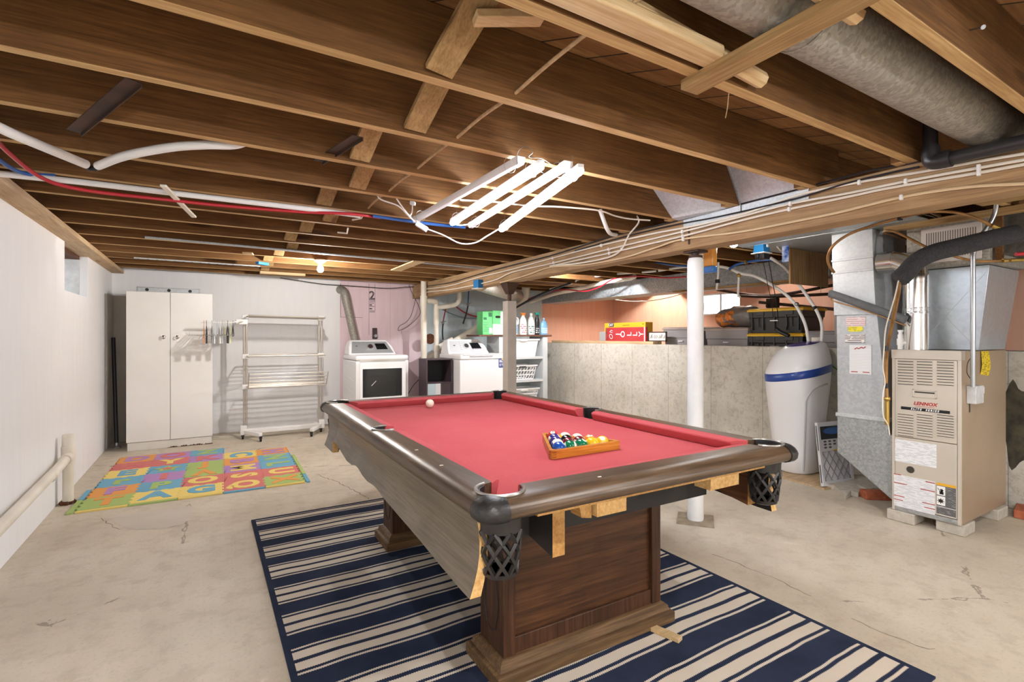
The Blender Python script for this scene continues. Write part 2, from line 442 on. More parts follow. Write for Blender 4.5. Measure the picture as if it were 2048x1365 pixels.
# right (crawlspace) wall with a window
cy0, cy1, cz0, cz1 = 4.66, 5.36, 1.56, 1.90
b = MB()
b.box((XR,YN,.9), (XR+.06,cy0,2.22)); b.box((XR,cy1,.9), (XR+.06,YB,2.22)); b.box((XR,cy0,.9), (XR+.06,cy1,cz0)); b.box((XR,cy0,cz1), (XR+.06,cy1,2.22))
struct(b.build('wall_right', M['peach_foam']))
ym = (cy0+cy1)/2
b = MB()
for a, c in (((cy0,cz0),(cy1,cz0+.025)),((cy0,cz1-.025),(cy1,cz1)),((cy0,cz0),(cy0+.025,cz1)),((cy1-.025,cz0),(cy1,cz1)),((ym-.012,cz0),(ym+.012,cz1))):
    b.box((XR+.02,a[0],a[1]), (XR+.05,c[0],c[1]))
wf = struct(b.build('window_2', M['white_plastic'], bevel=.003))
MB().box((XR+.035,cy0,cz0), (XR+.039,cy1,cz1)).build('pane', glass('clear_glass'), wf)
# concrete ledge wall and crawlspace ground
struct(MB().box((XLEDGE,YN,0), (XLEDGE+.2,6.93,1.125)).build('wall_ledge', M['concrete'], bevel=.012))
struct(MB().box((XLEDGE+.2,YN,.90), (XR+.2,YB,.98)).build('floor_crawlspace', plain('crawl_ground','#a89a88',.95,0,'#8c7f70',6,.4,60)))
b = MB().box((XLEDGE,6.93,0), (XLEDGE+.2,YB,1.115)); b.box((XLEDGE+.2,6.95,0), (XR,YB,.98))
struct(b.build('wall_ledge_return', plain('shaded_concrete','#6d6355',.95,0,'#857b6c',6,.4,40)))  # shade at the wall's left end put into a darker concrete
MB().box((XLEDGE+.01,-.6,1.125), (XLEDGE+.19,1.16,1.165)).build('trim_3', plain('sill_zinc','#8d8f92',.5,.4), None, bevel=.003)
struct(bpy.data.objects['trim_3'])
b = MB(); rr = [(1.205+.075*cos(a)*(1+.25*sin(3*a)), .60+.30*sin(a)*(1+.12*cos(5*a))) for a in [2*pi*k/28 for k in range(28)]]
b.add([(XLEDGE-.0012,y,z) for y, z in rr], [tuple(range(28))]); b.build('damp_stain', plain('damp_black','#37312a',.9,0,'#57503f',14), bpy.data.objects['wall_ledge'], recalc=False)
# floor cracks and the grey patch in front of the play mat
fl = bpy.data.objects['floor']
def crack(pts, w=.006):
    pp = []
    for i in range(len(pts)-1):
        a, c = V(pts[i]), V(pts[i+1]); n = max(2, int((c-a).length/.035))
        for j in range(n): pp.append(a.lerp(c, j/n)+V((random.uniform(-.012,.012), random.uniform(-.012,.012), 0)))
    b = MB(); 
    for i in range(len(pp)-1):
        t = (pp[i+1]-pp[i]).normalized(); s = V((-t.y,t.x,0))*w/2*random.uniform(.5,1.2)
        b.quad(pp[i]-s+V((0,0,.0006)), pp[i]+s+V((0,0,.0006)), pp[i+1]+s+V((0,0,.0006)), pp[i+1]-s+V((0,0,.0006)))
    b.build('crack', plain('crack_dark','#6b5f52',.95), fl, recalc=False)
crack([at(u,v,z=0) for u,v in ((632,948),(668,962),(690,972),(715,985),(742,1002))])
crack([at(u,v,z=0) for u,v in ((205,1036),(222,1052),(240,1062))], .005)
crack([at(u,v,z=0) for u,v in ((318,1058),(340,1056),(360,1052),(386,1042))], .005)
crack([at(u,v,z=0) for u,v in ((1700,1235),(1760,1262),(1830,1290),(1900,1310))], .004)
crack([at(u,v,z=0) for u,v in ((1430,1110),(1530,1150),(1640,1200))], .004)
pts = [at(u,v,z=.0008) for u,v in ((222,1035),(300,1022),(385,1012),(383,1040),(330,1058),(262,1060),(236,1050))]
b = MB(); b.add(pts, [tuple(range(len(pts)))]); b.build('patch', plain('smooth_patch','#bcb2a4',.6,0,'#c9c0b2',3), fl, recalc=False)

# ================================================================ joists, bridging, girder
ORD = ['first','second','third','fourth','fifth','sixth','seventh','eighth','ninth','tenth','eleventh','twelfth','thirteenth','fourteenth','fifteenth','sixteenth','seventeenth']
struct(MB().box((XL-.3,YN-.1,0), (XR+.2,YN,2.3)).build('wall_near', M['white_wall']))
JY = [.535,.97,1.405,1.84,2.275,2.71,3.15,3.59,4.03,4.46,4.90,5.34,5.78,6.20,6.63,7.03]
for i, y in enumerate(JY):
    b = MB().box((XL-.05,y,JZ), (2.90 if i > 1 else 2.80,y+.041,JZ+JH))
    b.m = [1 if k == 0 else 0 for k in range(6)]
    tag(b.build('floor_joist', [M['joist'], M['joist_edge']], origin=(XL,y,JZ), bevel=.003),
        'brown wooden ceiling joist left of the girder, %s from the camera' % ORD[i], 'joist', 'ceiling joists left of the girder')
for i, y in enumerate(JY):
    y2 = y+.043
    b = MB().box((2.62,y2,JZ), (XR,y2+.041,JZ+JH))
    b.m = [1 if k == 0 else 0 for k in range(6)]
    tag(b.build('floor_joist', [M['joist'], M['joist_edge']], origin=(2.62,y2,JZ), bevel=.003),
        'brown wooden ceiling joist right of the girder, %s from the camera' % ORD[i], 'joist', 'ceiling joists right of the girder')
for y in (.10,-.335,-.77,-1.21,-1.64,-2.08):
    tag(MB().box((XL-.05,y,JZ), (XR,y+.041,JZ+JH)).build('floor_joist', M['joist'], origin=(XL,y,JZ)), 'brown wooden ceiling joist behind the camera', 'joist', 'ceiling joists behind the camera')
# girder
g = thing('girder', 'long timber girder carrying the joists, with cables stapled along it', 'beam', (2.77,3.4,1.80))
MB().box((2.692,YN,1.80), (2.765,YB-.05,2.0)).build('plank', M['girder'], g, bevel=.004)
MB().box((2.768,YN,1.803), (2.85,YB-.05,2.0)).build('plank', M['girder'], g, bevel=.004)
# diagonal bridging between the joists
bx = [.57]+[at(u,v,y=JY[k+2]-.02).x for k, (u, v) in enumerate(((880,158),(831,268),(720,325),(715,374),(648,409),(659,450),(611,487),(580,500)))]+[.66,.60,.55,.60,.60,.62]
for i in range(len(JY)-1):
    y0, y1 = JY[i]+.041, JY[i+1]; x = bx[i]
    a = V((x+(.05 if i < 2 else .02),y0+.012,JZ+JH-.03)); c = V((x,y1-.010,JZ+.016))
    b = MB().beam(a, c, .088, .02, (1,0,0) if False else (0,.6,.8))
    tag(b.build('bridging_board', M['lumber_y'], origin=a, bevel=.002),
        'short diagonal bridging board nailed between the %s and %s joists' % (ORD[i], ORD[i+1]), 'board', 'bridging boards between the joists')
# ================================================================ lamps
def area_light(name, loc, e, sx, sy, rot=(0,0,0), col=(1,1,1)):
    l = bpy.data.lights.new(name, 'AREA'); l.shape = 'RECTANGLE'; l.size = sx; l.size_y = sy; l.energy = e; l.color = col
    o = bpy.data.objects.new(name, l); COL.objects.link(o); o.location = loc; o.rotation_euler = rot; return o
def point_light(name, loc, e, r=.03, col=(1,.96,.9)):
    l = bpy.data.lights.new(name, 'POINT'); l.energy = e; l.shadow_soft_size = r; l.color = col
    o = bpy.data.objects.new(name, l); COL.objects.link(o); o.location = loc; return o
# four tube fixtures hung under the joists
TZ = 1.955
tubes = [('bare white shop light channel, leftmost of the four and unlit', at(1042,320,z=1.965), at(831,440,z=1.965), 0, 1.975),
         ('lit shop light tube, second from left of the four', at(1083,331,z=1.940), at(904,446,z=1.940), 1, 1.955),
         ('bare white shop light channel, unlit between the two lit tubes', at(1137,329,z=1.965), at(942,451,z=1.965), 0, 1.975),
         ('lit shop light tube, rightmost of the four', at(1162,339,z=1.920), at(1002,459,z=1.920), 1, 1.935)]
for lab, p, q, lit, z in tubes:
    P0 = V((p[0],p[1],z)); P1 = V((q[0],q[1],z)); t = thing('tube_light', lab, 'light', (P0+P1)/2, 'tube lights hung under the joists')
    d = (P1-P0).normalized(); s = d.cross(V((0,0,1)))
    if lit:
        MB().beam(P0, P1, .028, .018, mi=0).build('channel', M['white_metal'], t, bevel=.002)
        a = P0+V((0,0,-.018)); c = P1+V((0,0,-.018))
        MB().tube([a, a+d*.004, a+d*.016, c-d*.016, c-d*.004, c], [.011,.0155,.0175,.0175,.0155,.011], 12).build('tube', M['tube'], t)
    else:
        prof = [(-.019,-.012),(-.012,-.026),(.012,-.026),(.019,-.012),(.019,.004),(-.019,.004)]
        MB().loft([[P+s*a+V((0,0,c)) for a, c in prof] for P in (P0,P1)]).build('channel', M['white_metal'], t, bevel=.0015)
        for P, e in ((P0,1),(P1,-1)):
            MB().loft([[P+d*(e*k)+s*a*1.08+V((0,0,c*1.08)) for a, c in prof] for k in (-.001,.05)]).build('end_cap', M['white_plastic'], t)
    # wire hanger at each end
    for P, e in ((P0,1),(P1,-1)):
        c = P+d*(e*.09)
        ring = [c+s*(.03*cos(a))+V((0,0,.034*sin(a)-.006)) for a in [2*pi*k/14 for k in range(14)]]
        MB().tube(ring, .0012, 5, closed=True).tube([c+V((0,0,.028)), c+V((.004,.004,JZ-z+.012))], .0012, 5).build('wire_hanger', M['steel'], t)
# tangled wire ends at the near ends
b = MB()
for u, v in (((1040,318),(1048,296)),((1052,300),(1072,292)),((1085,318),(1066,308))): pass
pts = smooth_path([at(1034,330,d=2.02), at(1036,305,d=2.02), at(1050,293,d=2.0), at(1066,303,d=2.0), at(1058,315,d=2.0), at(1085,318,d=2.03), at(1112,340,d=2.1), at(1100,352,d=2.1), at(1078,342,d=2.1)])
tag(MB().tube(pts, .0014, 5).build('hanging_wire', M['steel'], origin=pts[0]), 'loose bent wire tangled at the near end of the tube lights', 'wire')
# white cord along the lights with its plug box
cord = smooth_path([at(845,455,d=3.0), at(885,470,d=3.0), at(920,487,d=3.0), at(950,486,d=3.0), at(975,472,d=3.05), at(998,458,d=3.2)])
c0 = smooth_path([at(833,447,d=3.0), at(815,430,d=2.98), at(796,412,d=2.9), at(760,398,d=2.85), at(755,380,d=2.82), at(768,369,d=2.8), at(782,378,d=2.82), at(795,400,d=2.88), at(812,424,d=2.95), at(822,435,d=3.0)])
t = thing('light_cord', 'white power cord with a small plug box drooping below the tube lights', 'cord', c0[0])
MB().tube(cord, .004, 7).tube(c0, .004, 7).build('cord', M['white_plastic'], t)
MB().beam(at(833,447,d=3.0), at(854,460,d=3.0), .035, .03).build('plug_box', M['white_plastic'], t, bevel=.004)
MB().tube(smooth_path([at(818,435,d=3.0), at(824,425,d=3.0), at(825,408,d=3.0)]), .004, 7).beam(at(825,410,d=3.0), at(826,404,d=3.0), .03, .03).build('pull_switch', M['white_plastic'], t, bevel=.003)
c1 = smooth_path([at(905,447,d=3.1), at(920,451,d=3.1), at(938,449,d=3.1)])
tag(MB().tube(c1, .004, 7).build('link_cord', M['white_plastic'], origin=c1[0]), 'short white cord linking the lit second tube to the unlit channel', 'cord')
# bare bulbs on porcelain holders
def bulb(label, p, e, top, m='bulb'):
    t = thing('bare_bulb', label, 'light bulb', (p[0],p[1],top), 'bare bulbs')
    x, y, z = p
    MB().lathe([(.055,top),(.055,top-.012),(.03,top-.03),(.024,z+.06),(.0,z+.06)], (x,y,0), 20).build('lamp_holder', M['porcelain'], t)
    MB().lathe([(.012,z+.062),(.014,z+.045),(.022,z+.03),(.029,z+.01),(.03,z-.004),(.026,z-.018),(.016,z-.028),(.002,z-.031)], (x,y,0), 18).build('bulb', M[m], t)
bulb('lit bare bulb under the far joists near the white back wall', (.99,5.35,1.905), 60, 2.0)
bulb('lit bare bulb behind the girder beside the blue electrical box', (3.40,2.385,1.93), 40, 1.985, 'bulb_soft')
for k, (x, y, lab) in enumerate(((.1,-.10,'left of the camera'),(2.1,-.12,'right of the camera'),(.3,-1.6,'far behind the camera on the left'),(3.6,-1.5,'far behind the camera on the right'))):  # unseen bulbs added behind the camera for front fill light
    low = y < -1.
    bulb('lit bare bulb '+('hanging low ' if low else 'between the joists ')+lab, (x,y,1.55 if low else 2.12), 60, JZ if low else SUBZ, 'bulb_fill')
bulb('lit bare bulb between the joists over the crawlspace', (5.95,3.95,2.12), 60, SUBZ, 'bulb_soft')  # unseen bulb added to brighten the crawlspace
bulb('lit bare bulb between the joists above the washer', (3.75,5.10,2.11), 60, SUBZ, 'bulb_fill_bright')  # hidden bulb added to light the washer and shelf
bulb('lit bare bulb between the joists over the far crawlspace', (5.95,6.0,2.12), 60, SUBZ)  # second unseen bulb added for the crawlspace's far end

# ================================================================ things on and between the joists
# round duct in the near bay
t = thing('round_duct', 'long round dusty sheet-metal duct running between the nearest joists', 'duct', (1.8,.76,2.1))
MB().cyl((.95,.765,2.105), (2.93,.765,2.105), .092, n=32).build('pipe', M['galv_dull'], t)
MB().cyl((1.38,.765,2.105), (1.40,.765,2.105), .0945, n=32).build('seam', M['galv_dull'], t)
# board under two near joists and sticks resting on it
tag(MB().beam((1.258,1.035,1.9865), (1.238,.50,1.9865), .072, .03).build('cross_board', M['lumber_y'], origin=(1.25,.8,1.985), bevel=.003),
    'short board nailed across under the two nearest joists', 'board')
tag(MB().box((.45,.885,2.0), (1.225,.955,2.035)).build('wooden_plank', M['lumber_x'], origin=(.8,.92,2.0), bevel=.006),
    'pale smooth plank stored beside the second joist, ending at the cross board', 'board')
tag(MB().tube([(.7,.915,2.058), (1.47,.935,2.022)], .024, 8).build('wooden_stick', M['lumber_x'], origin=(1.2,.93,2.03)),
    'pale eight-sided wooden stick poking past the cross board', 'stick')
tag(MB().tube([(.9,.62,2.022), (1.375,.625,2.022)], .022, 8).build('wooden_stick', M['lumber_x'], origin=(1.2,.62,2.02)),
    'pale eight-sided wooden stick between the round duct and the nearest joist', 'stick')
# pale board wedged in the bay near the top centre
a = at(950,36,d=1.34); c = at(1085,36,d=1.40)
tag(MB().beam(a, c, .05, .022).build('spare_board', M['lumber_x'], origin=a, bevel=.002), 'short pale board wedged beside the nearest bridging at the top of the room', 'board')
# old cloth-covered cable threaded through the joists
pts = []
for y in (.97,1.405,1.84,2.275,2.71,3.15): pts += [(.862+random.uniform(-.006,.006),y,2.026), (.862+random.uniform(-.006,.006),y+.041,2.026), (.866,y+.24,2.030+random.uniform(-.006,.01))]
pts = [(1.0,.62,2.10), (.93,.80,2.07)]+pts[:-2]
tag(MB().tube(smooth_path(pts,4), .0062, 7).build('cloth_cable', M['cable_cloth'], origin=pts[0]), 'old brown cloth-covered cable threaded through holes in the joists', 'cable')
# dark angle-iron braces
for lab, p, q in (('dark angle-iron strip hanging below the joists at the far left', (268,160), (148,262)), ('dark angle-iron strip beside the bridging left of the tube lights', (716,272), (636,322))):
    a = at(*p, y=1.90 if p[0] < 400 else 2.0); c = at(*q, y=2.36 if p[0] < 400 else 2.42)
    d = (c-a).normalized(); sx = V((1,0,0)); n = d.cross(sx).normalized(); sx = n.cross(d)
    b = MB()
    for w0, w1, h0, h1 in ((-.022,.022,0,.003),(.019,.022,0,.014)):
        b.hexa([a+sx*w0+n*h0,a+sx*w1+n*h0,a+sx*w1+n*h1,a+sx*w0+n*h1],[c+sx*w0+n*h0,c+sx*w1+n*h0,c+sx*w1+n*h1,c+sx*w0+n*h1])
    tag(b.build('angle_iron', M['iron'], origin=a), lab, 'metal strip')
# white hose with black elbow, upper left
t = thing('white_hose', 'thick white hose in two lengths joined by a black elbow under the left joists', 'hose', at(184,334,d=2.21))
e = at(184,334,d=2.21)
MB().tube(smooth_path([at(-120,195,z=1.975), at(0,256,d=1.79), at(95,297,d=2.0), at(172,329,d=2.19)]), .0185, 12).build('hose', M['pex_white'], t)
MB().tube(smooth_path([at(196,332,d=2.18), at(250,312,d=2.06), at(340,295,d=2.04), at(410,290,d=2.05), at(466,290,d=2.09), at(500,281,d=2.12)]), .0175, 12).build('hose', M['pex_white'], t)
MB().tube([at(172,329,d=2.19), at(180,337,d=2.21), at(190,337,d=2.21), at(198,332,d=2.21)], .013, 10).build('elbow', M['black'], t)
# water pipes along the joist
zz = 1.968
tag(MB().tube([at(-60,342,z=zz), at(150,363,z=zz), at(400,393,z=zz), at(640,421,z=zz), at(720,432,z=zz)], .0145, 10).build('water_pipe', M['pex_white'], origin=at(300,380,z=zz)), 'straight white water pipe running under the fourth visible left joists', 'pipe')
rp = smooth_path([at(-20,268,z=1.985), at(20,308,z=1.97), at(70,348,z=1.955), at(120,370,z=1.945), at(200,385,z=1.945), at(320,398,z=1.948), at(450,412,z=1.95), at(600,424,z=1.95), at(700,428,z=1.96), at(760,436,z=1.975)])
tag(MB().tube(rp, .009, 8).build('red_water_pipe', M['pex_red'], origin=rp[0]), 'red water pipe sagging below the white pipe at the left', 'pipe')
bp = smooth_path([at(-20,305,z=1.98), at(20,335,z=1.97), at(55,348,z=1.975), at(110,352,z=1.99)])
tag(MB().tube(bp, .009, 8).build('blue_water_pipe', M['pex_blue'], origin=bp[0]), 'short blue water pipe curving in at the far left edge', 'pipe')
bp = smooth_path([at(745,432,z=1.97), at(800,440,z=1.965), at(860,448,z=1.97), at(930,455,z=1.985)])
tag(MB().tube(bp, .010, 8).build('blue_water_pipe', M['pex_blue'], origin=bp[0]), 'blue water pipe under the joist behind the tube lights', 'pipe')
# small white offcut nailed under the pipes
a = at(326,371,z=1.955); c = at(388,434,z=1.955)
tag(MB().beam(a, c, .028, .012).build('white_offcut', plain('scuffed_white','#e2d9c8',.6,0,'#efe9dc',20), origin=a, bevel=.004), 'scuffed white plastic offcut crossing under the left pipes', 'offcut')
# long galvanised strip and slotted angle under the far joists
tag(MB().beam((-.40,4.80,1.995), (2.67,5.03,1.995), .045, .012).build('metal_strip', M['galv'], origin=(1,4.9,1.975), bevel=.002), 'long flat galvanised strip across the far joists', 'metal strip')
a = at(268,520,z=1.978); c = at(520,537,z=1.978); a.z = c.z = 1.9975
b = MB().beam(a, c, .05, .008, mi=0); n = 15
for k in range(n):
    p = a.lerp(c, (k+.5)/n)+V((0,0,-.0045)); b.cyl(p, p+V((0,0,-.001)), .011, n=10, mi=1)
tag(b.build('slotted_angle', [M['galv_bright'], M['black']], origin=a), 'slotted grey metal angle under the joists above the cabinet', 'metal strip')
a = at(792,541,z=1.975); c = at(838,523,z=1.975)
tag(MB().beam(a, c, .12, .012).build('wood_scrap', M['lumber_x'], origin=a, bevel=.002), 'thin split wood scrap tucked over the strip right of the bulb', 'wood scrap')
a = at(486,507,z=1.965); c = at(506,508,z=1.965)
tag(MB().beam(a, c, .10, .012).build('wood_scrap', M['lumber_x'], origin=a, bevel=.002), 'small square wood scrap holding the galvanised strip', 'wood scrap')
a = at(514,528,z=1.976); c = at(535,531,z=1.976); a.z = c.z = 1.986
tag(MB().beam(a, c, .05, .028).build('blue_clip', M['blue_box'], origin=a, bevel=.004), 'small blue electrical box under the far joists above the drying rack', 'electrical box')
# slab of strapping near the wall above the rack
tag(MB().box((.55,6.62,1.970), (1.05,6.70,2.001)).build('nailing_block', M['lumber_x'], origin=(.8,6.75,1.97), bevel=.003), 'pale wood block under the last joists beside the bulb', 'wood block')

# ================================================================ sheet metal closures over the girder
t = thing('joist_pan', 'bright sheet-metal joist pan above the girder, nearer one', 'duct', (2.65,1.6,2.0), 'joist pans over the girder')
b = MB(); y0, y1 = 1.447, 1.838
b.hexa([(2.50,y0,2.225),(2.55,y1,2.225),(2.552,y1,2.225),(2.502,y0,2.225)], [(2.684,y0,2.0),(2.684,y1,2.0),(2.688,y1,2.0),(2.688,y0,2.0)])
b.build('sloped_sheet', M['galv_bright'], t)
MB().box((2.686,y0,1.945), (2.6905,y1,2.002)).build('lip', M['galv_bright'], t)
MB().beam((2.555,y1-.004,2.225), (2.684,y1-.004,2.0), .008, .016).build('seam', M['galv'], t)
t = thing('joist_pan', 'bright sheet-metal joist pan above the girder, farther one beside the tube lights', 'duct', (2.6,2.05,2.0), 'joist pans over the girder')
b = MB(); y0, y1 = 1.882, 2.273
b.hexa([(2.50,y0,2.225),(2.36,y1,2.225),(2.363,y1,2.225),(2.503,y0,2.225)], [(2.684,y0,2.0),(2.60,y1,2.0),(2.604,y1,2.0),(2.688,y0,2.0)])
b.build('sloped_sheet', M['galv_bright'], t)
MB().hexa([(2.684,y0,2.0),(2.60,y1,2.0),(2.66,y1,1.99),(2.688,y0,1.998)], [(2.686,y0,2.003),(2.60,y1,2.003),(2.66,y1,1.993),(2.69,y0,2.001)]).build('base_sheet', M['galv_bright'], t)
MB().box((2.686,y0-.05,1.945), (2.6905,y1-.02,2.002)).build('lip', M['galv_bright'], t)
t = thing('sheet_metal_pan', 'flat sheet-metal panel nailed under the joists right of the girder', 'duct', (3.9,2.0,1.985))
b = MB().box((2.86,1.40,1.987), (4.95,2.66,1.992)).box((3.9,1.40,1.984), (3.915,2.66,1.987))
b.build('sheet', M['galv'], t)

# ================================================================ cables stapled along the girder
gx = 2.678
def gcable(name, label, pts, r, m, x=gx, k=5):
    p = smooth_path([at(u,v,x=x) for u, v in pts], k)
    return tag(MB().tube(p, r, 7).build(name, m, origin=p[0]), label, 'cable', 'cables along the girder')
gcable('black_cable', 'upper black cable along the top of the girder', ((846,574),(899,566),(954,550),(1020,532),(1100,512),(1232,471),(1334,447),(1422,424),(1569,386),(1700,352),(1748,340),(1838,323)), .006, M['blackpipe'], 2.680)
gcable('black_cable', 'second black cable just below the uppermost on the girder', ((1150,502),(1240,476),(1345,451),(1440,433),(1590,398),(1690,368),(1780,346),(1838,334)), .005, M['blackpipe'], 2.672)
gcable('white_cable', 'top white cable stapled along the girder', ((848,579),(899,572),(954,556),(1020,540),(1100,518),(1202,491),(1305,468),(1393,451),(1500,424),(1590,392),(1716,365),(1843,344),(1963,322),(2060,306)), .0065, M['cable_white'], 2.676)
gcable('white_cable', 'second white cable stapled along the girder', ((850,585),(910,578),(985,562),(1024,545),(1100,528),(1217,499),(1364,464),(1480,434),(1580,408),(1700,386),(1811,363),(1963,335),(2060,318)), .0065, M['cable_white'], 2.674)
gcable('white_cable', 'third white cable stapled along the girder, nearest the middle', ((1100,533),(1217,507),(1364,473),(1480,442),(1577,419),(1700,393),(1780,376),(1957,346),(2060,327)), .0065, M['cable_white'], 2.674)
gcable('cream_cable', 'lowest cream cable snaking along the girder', ((1000,566),(1050,552),(1100,535),(1170,530),(1246,516),(1310,496),(1364,479),(1481,464),(1590,443),(1669,427),(1802,395),(1930,375),(2060,367)), .0065, M['cable_cream'], 2.676)
gcable('white_cable', 'white cable dropping from the joists and bending onto the girder', ((1274,432),(1277,446),(1258,470),(1243,499),(1217,515),(1158,527),(1110,531)), .0065, M['cable_white'], 2.668)
staples = MB()
sp = [(1202,491),(1217,499),(1218,507),(1105,517),(1107,526),(1364,464),(1365,473),(1366,479),(1580,408),(1578,419),(1718,365),(1957,335),(1957,346),(1811,363),(1243,499),(1802,395)]
for u, v in sp:
    p = at(u,v,x=2.666)
    staples = MB().box(p-V((.006,.006,.012)), p+V((.010,.006,.012)))
    o = staples.build('cable_staple', M['white_plastic'], g if False else None, origin=p, bevel=.002); tag(o, 'small white cable staple on the girder face', 'staple', 'cable staples on the girder')
# white cable along the joist behind the lights, flexible white tube
wc = smooth_path([at(920,400,z=1.985), at(1000,405,z=1.985), at(1060,412,z=1.985), at(1120,414,z=1.985), at(1196,421,z=1.985), at(1230,432,z=1.99), at(1260,438,z=1.995), at(1300,441,z=1.998)])
tag(MB().tube(wc, .005, 7).build('white_cable', M['cable_white'], origin=wc[0]), 'thin white cable running from behind the tube lights to the girder', 'cable')
wt = smooth_path([at(1200,420,y=2.60), at(1207,440,y=2.62), at(1215,460,y=2.66), at(1222,468,y=2.72), at(1232,470,y=2.8)])
tag(MB().tube(wt, .014, 10).build('white_tube', M['pex_white'], origin=wt[0]), 'short fat white tube bending down to the girder right of the lights', 'tube')
for u0, v0, u1, v1, u2, v2, lab in ((725,432,722,437,705,440,'small white clip wire hanging between the far joists'),(696,457,694,467,675,465,'second small white clip wire hanging in the next bay')):
    p = [at(u0,v0,z=1.97), at(u1,v1,z=1.965), at(u2,v2,z=1.97)]
    tag(MB().tube(p, .006, 6).build('clip_wire', M['cable_white'], origin=p[0]), lab, 'wire')
# black drain pipe with elbow at the top right
t = thing('black_drain_pipe', 'black plastic drain pipe with an elbow along the top of the girder', 'pipe', at(1865,325,x=2.60))
e = V((2.615,.90,1.962))
MB().cyl(e+V((0,-.03,0)), (2.615,-.3,1.948), .0265, n=18).build('pipe', M['blackpipe'], t)
MB().tube(smooth_path([e+V((0,-.045,0)), e+V((0,-.02,0)), e+V((.0,.0,.012)), e+V((0,.006,.06))]), .034, 18).cyl(e+V((0,-.065,0)), e+V((0,-.04,0)), .036, n=18).build('elbow', M['blackpipe'], t)
MB().cyl(e+V((0,.006,.05)), e+V((0,.006,.2)), .0265, n=18).build('riser', M['blackpipe'], t)
# blue electrical box on the girder
t = thing('electrical_box', 'blue electrical box with a white cover plate fixed to the far girder', 'electrical box', at(956,569,x=2.66))
p = at(956,569,x=2.66)
MB().box(p-V((.03,.06,.045)), p+V((.033,.06,.05))).build('box', M['blue_box'], t, bevel=.004)
MB().box(p-V((.045,.075,.052)), p+V((.03,.075,-.045))).build('cover_plate', M['white_plastic'], t, bevel=.002)
p0 = at(1378,457,x=2.690); p1 = at(1378,489,x=2.690)
tag(MB().box((2.688,p0.y-.006,p1.z), (2.6925,p0.y+.006,p0.z)).build('steel_strap', M['iron'], origin=p1), 'short dark steel strap on the girder face above the white column', 'strap')
pp = smooth_path([at(1466,152,d=1.56), at(1458,185,d=1.60), at(1455,215,d=1.61), at(1451,236,d=1.61)])
tag(MB().tube(pp, .0016, 5).build('hanging_string', M['cable_cloth'], origin=pp[0]), 'thin brown string dangling from the stick end at the top right', 'string')
# loose nail hints
p = at(1940,60,y=.535); tag(MB().cyl(p, p+V((-.03,-.035,-.02)), .0025, n=6).cyl(p+V((-.03,-.035,-.02)), p+V((-.032,-.037,-.0215)), .006, n=8).build('nail', M['steel'], origin=p), 'bent nail sticking out of the nearest joist', 'nail')
# far posts: steel column and boxed post
t = thing('support_column', 'white painted steel column on a square plate right of the pool table', 'column', (2.80,2.25,0))
c = (2.80,2.25)
MB().lathe([(.051,.008),(.053,.03),(.051,.06),(.0515,.8),(.052,1.38),(.055,1.40),(.056,1.44),(.053,1.46),(.052,1.70),(.050,1.735),(.042,1.752),(.0,1.752)], (*c,0), 28).build('shaft', plain('chipped_white_paint','#e3e4e4',.4,0,'#eeeeee',6,.25,22), t)
Rz = Matrix.Rotation(radians(38), 3, 'Z')
MB().hexa([V((*c,0))+Rz @ V((a*.115,d*.115,0)) for a, d in ((-1,-1),(1,-1),(1,1),(-1,1))], [V((*c,.008))+Rz @ V((a*.115,d*.115,0)) for a, d in ((-1,-1),(1,-1),(1,1),(-1,1))]).build('base_plate', plain('worn_plate','#a79a86',.7,.2,'#8c7d68',20), t)
MB().cyl((*c,1.75), (*c,1.79), .022, n=12).cyl((*c,1.752), (*c,1.768), .045, n=16).box((c[0]-.05,c[1]-.06,1.787), (c[0]+.05,c[1]+.06,1.80)).build('jack_screw', M['iron'], t)
t = thing('boxed_post', 'slim grey-beige boxed post with a dark screw jack on top beside the washer', 'column', (2.78,4.63,0))
MB().box((2.726,4.576,0), (2.834,4.684,1.605)).build('casing', plain('beige_casing','#b5aba2',.75,0,'#c3bab1',5), t, bevel=.004)
MB().cyl((2.78,4.63,1.6), (2.78,4.63,1.70), .022, n=12).build('jack_screw', M['iron'], t)
MB().loft([[V((2.78+a*s,4.63+d*s*1.0,z)) for a, d in ((-1,-1),(1,-1),(1,1),(-1,1))] for s, z in ((.03,1.68),(.045,1.72),(.075,1.798))]).build('bracket', M['iron'], t)
# ================================================================ pool table
M['t_wood_y'] = wood('table_rail_wood', '#36281c', '#594430', '#76604a', 'y', .36, 1.6, .12, False, .6)
M['t_wood_x'] = wood('table_rail_wood_end', '#36281c', '#594430', '#76604a', 'x', .36, 1.6, .12, False, .6)
M['t_ped'] = wood('pedestal_wood', '#301d11', '#54351f', '#70492c', 'x', .42, 1.2, .1, False)
M['t_apron'] = wood('apron_laminate', '#6a6154', '#776d5f', '#83796a', 'y', .34, 1.4, .05, False, .5)
t_ = NT('red_table_cloth'); f_ = t_.noise(t_.mapping(), 420, 3); g_ = t_.noise(t_.mapping(), 3, 3)
c_ = t_.mix(t_.ramp(g_, [(.35,0.),(.7,.25)]), t_.ramp(f_, [(.3,'#b0474d'),(.7,'#be595d')]), '#c76a6b')
t_.bump(f_, .15, .001); M['cloth'] = t_.set(c_, .95, 0., .15)
M['leather'] = plain('black_corner_leather', '#1e1d1d', .38, 0, '#2c2b2b', 30., .3, 140)
M['net'] = plain('dark_moulded_plastic', '#262322', .42)
TX0, TX1, TY0, TY1 = .61, 2.04, 1.13, 3.53
TXC, TYC = (TX0+TX1)/2, (TY0+TY1)/2
T = thing('pool_table', 'dark wooden pool table with red cloth standing on the striped rug', 'pool table', (TXC,TYC,.008))
PR = .066
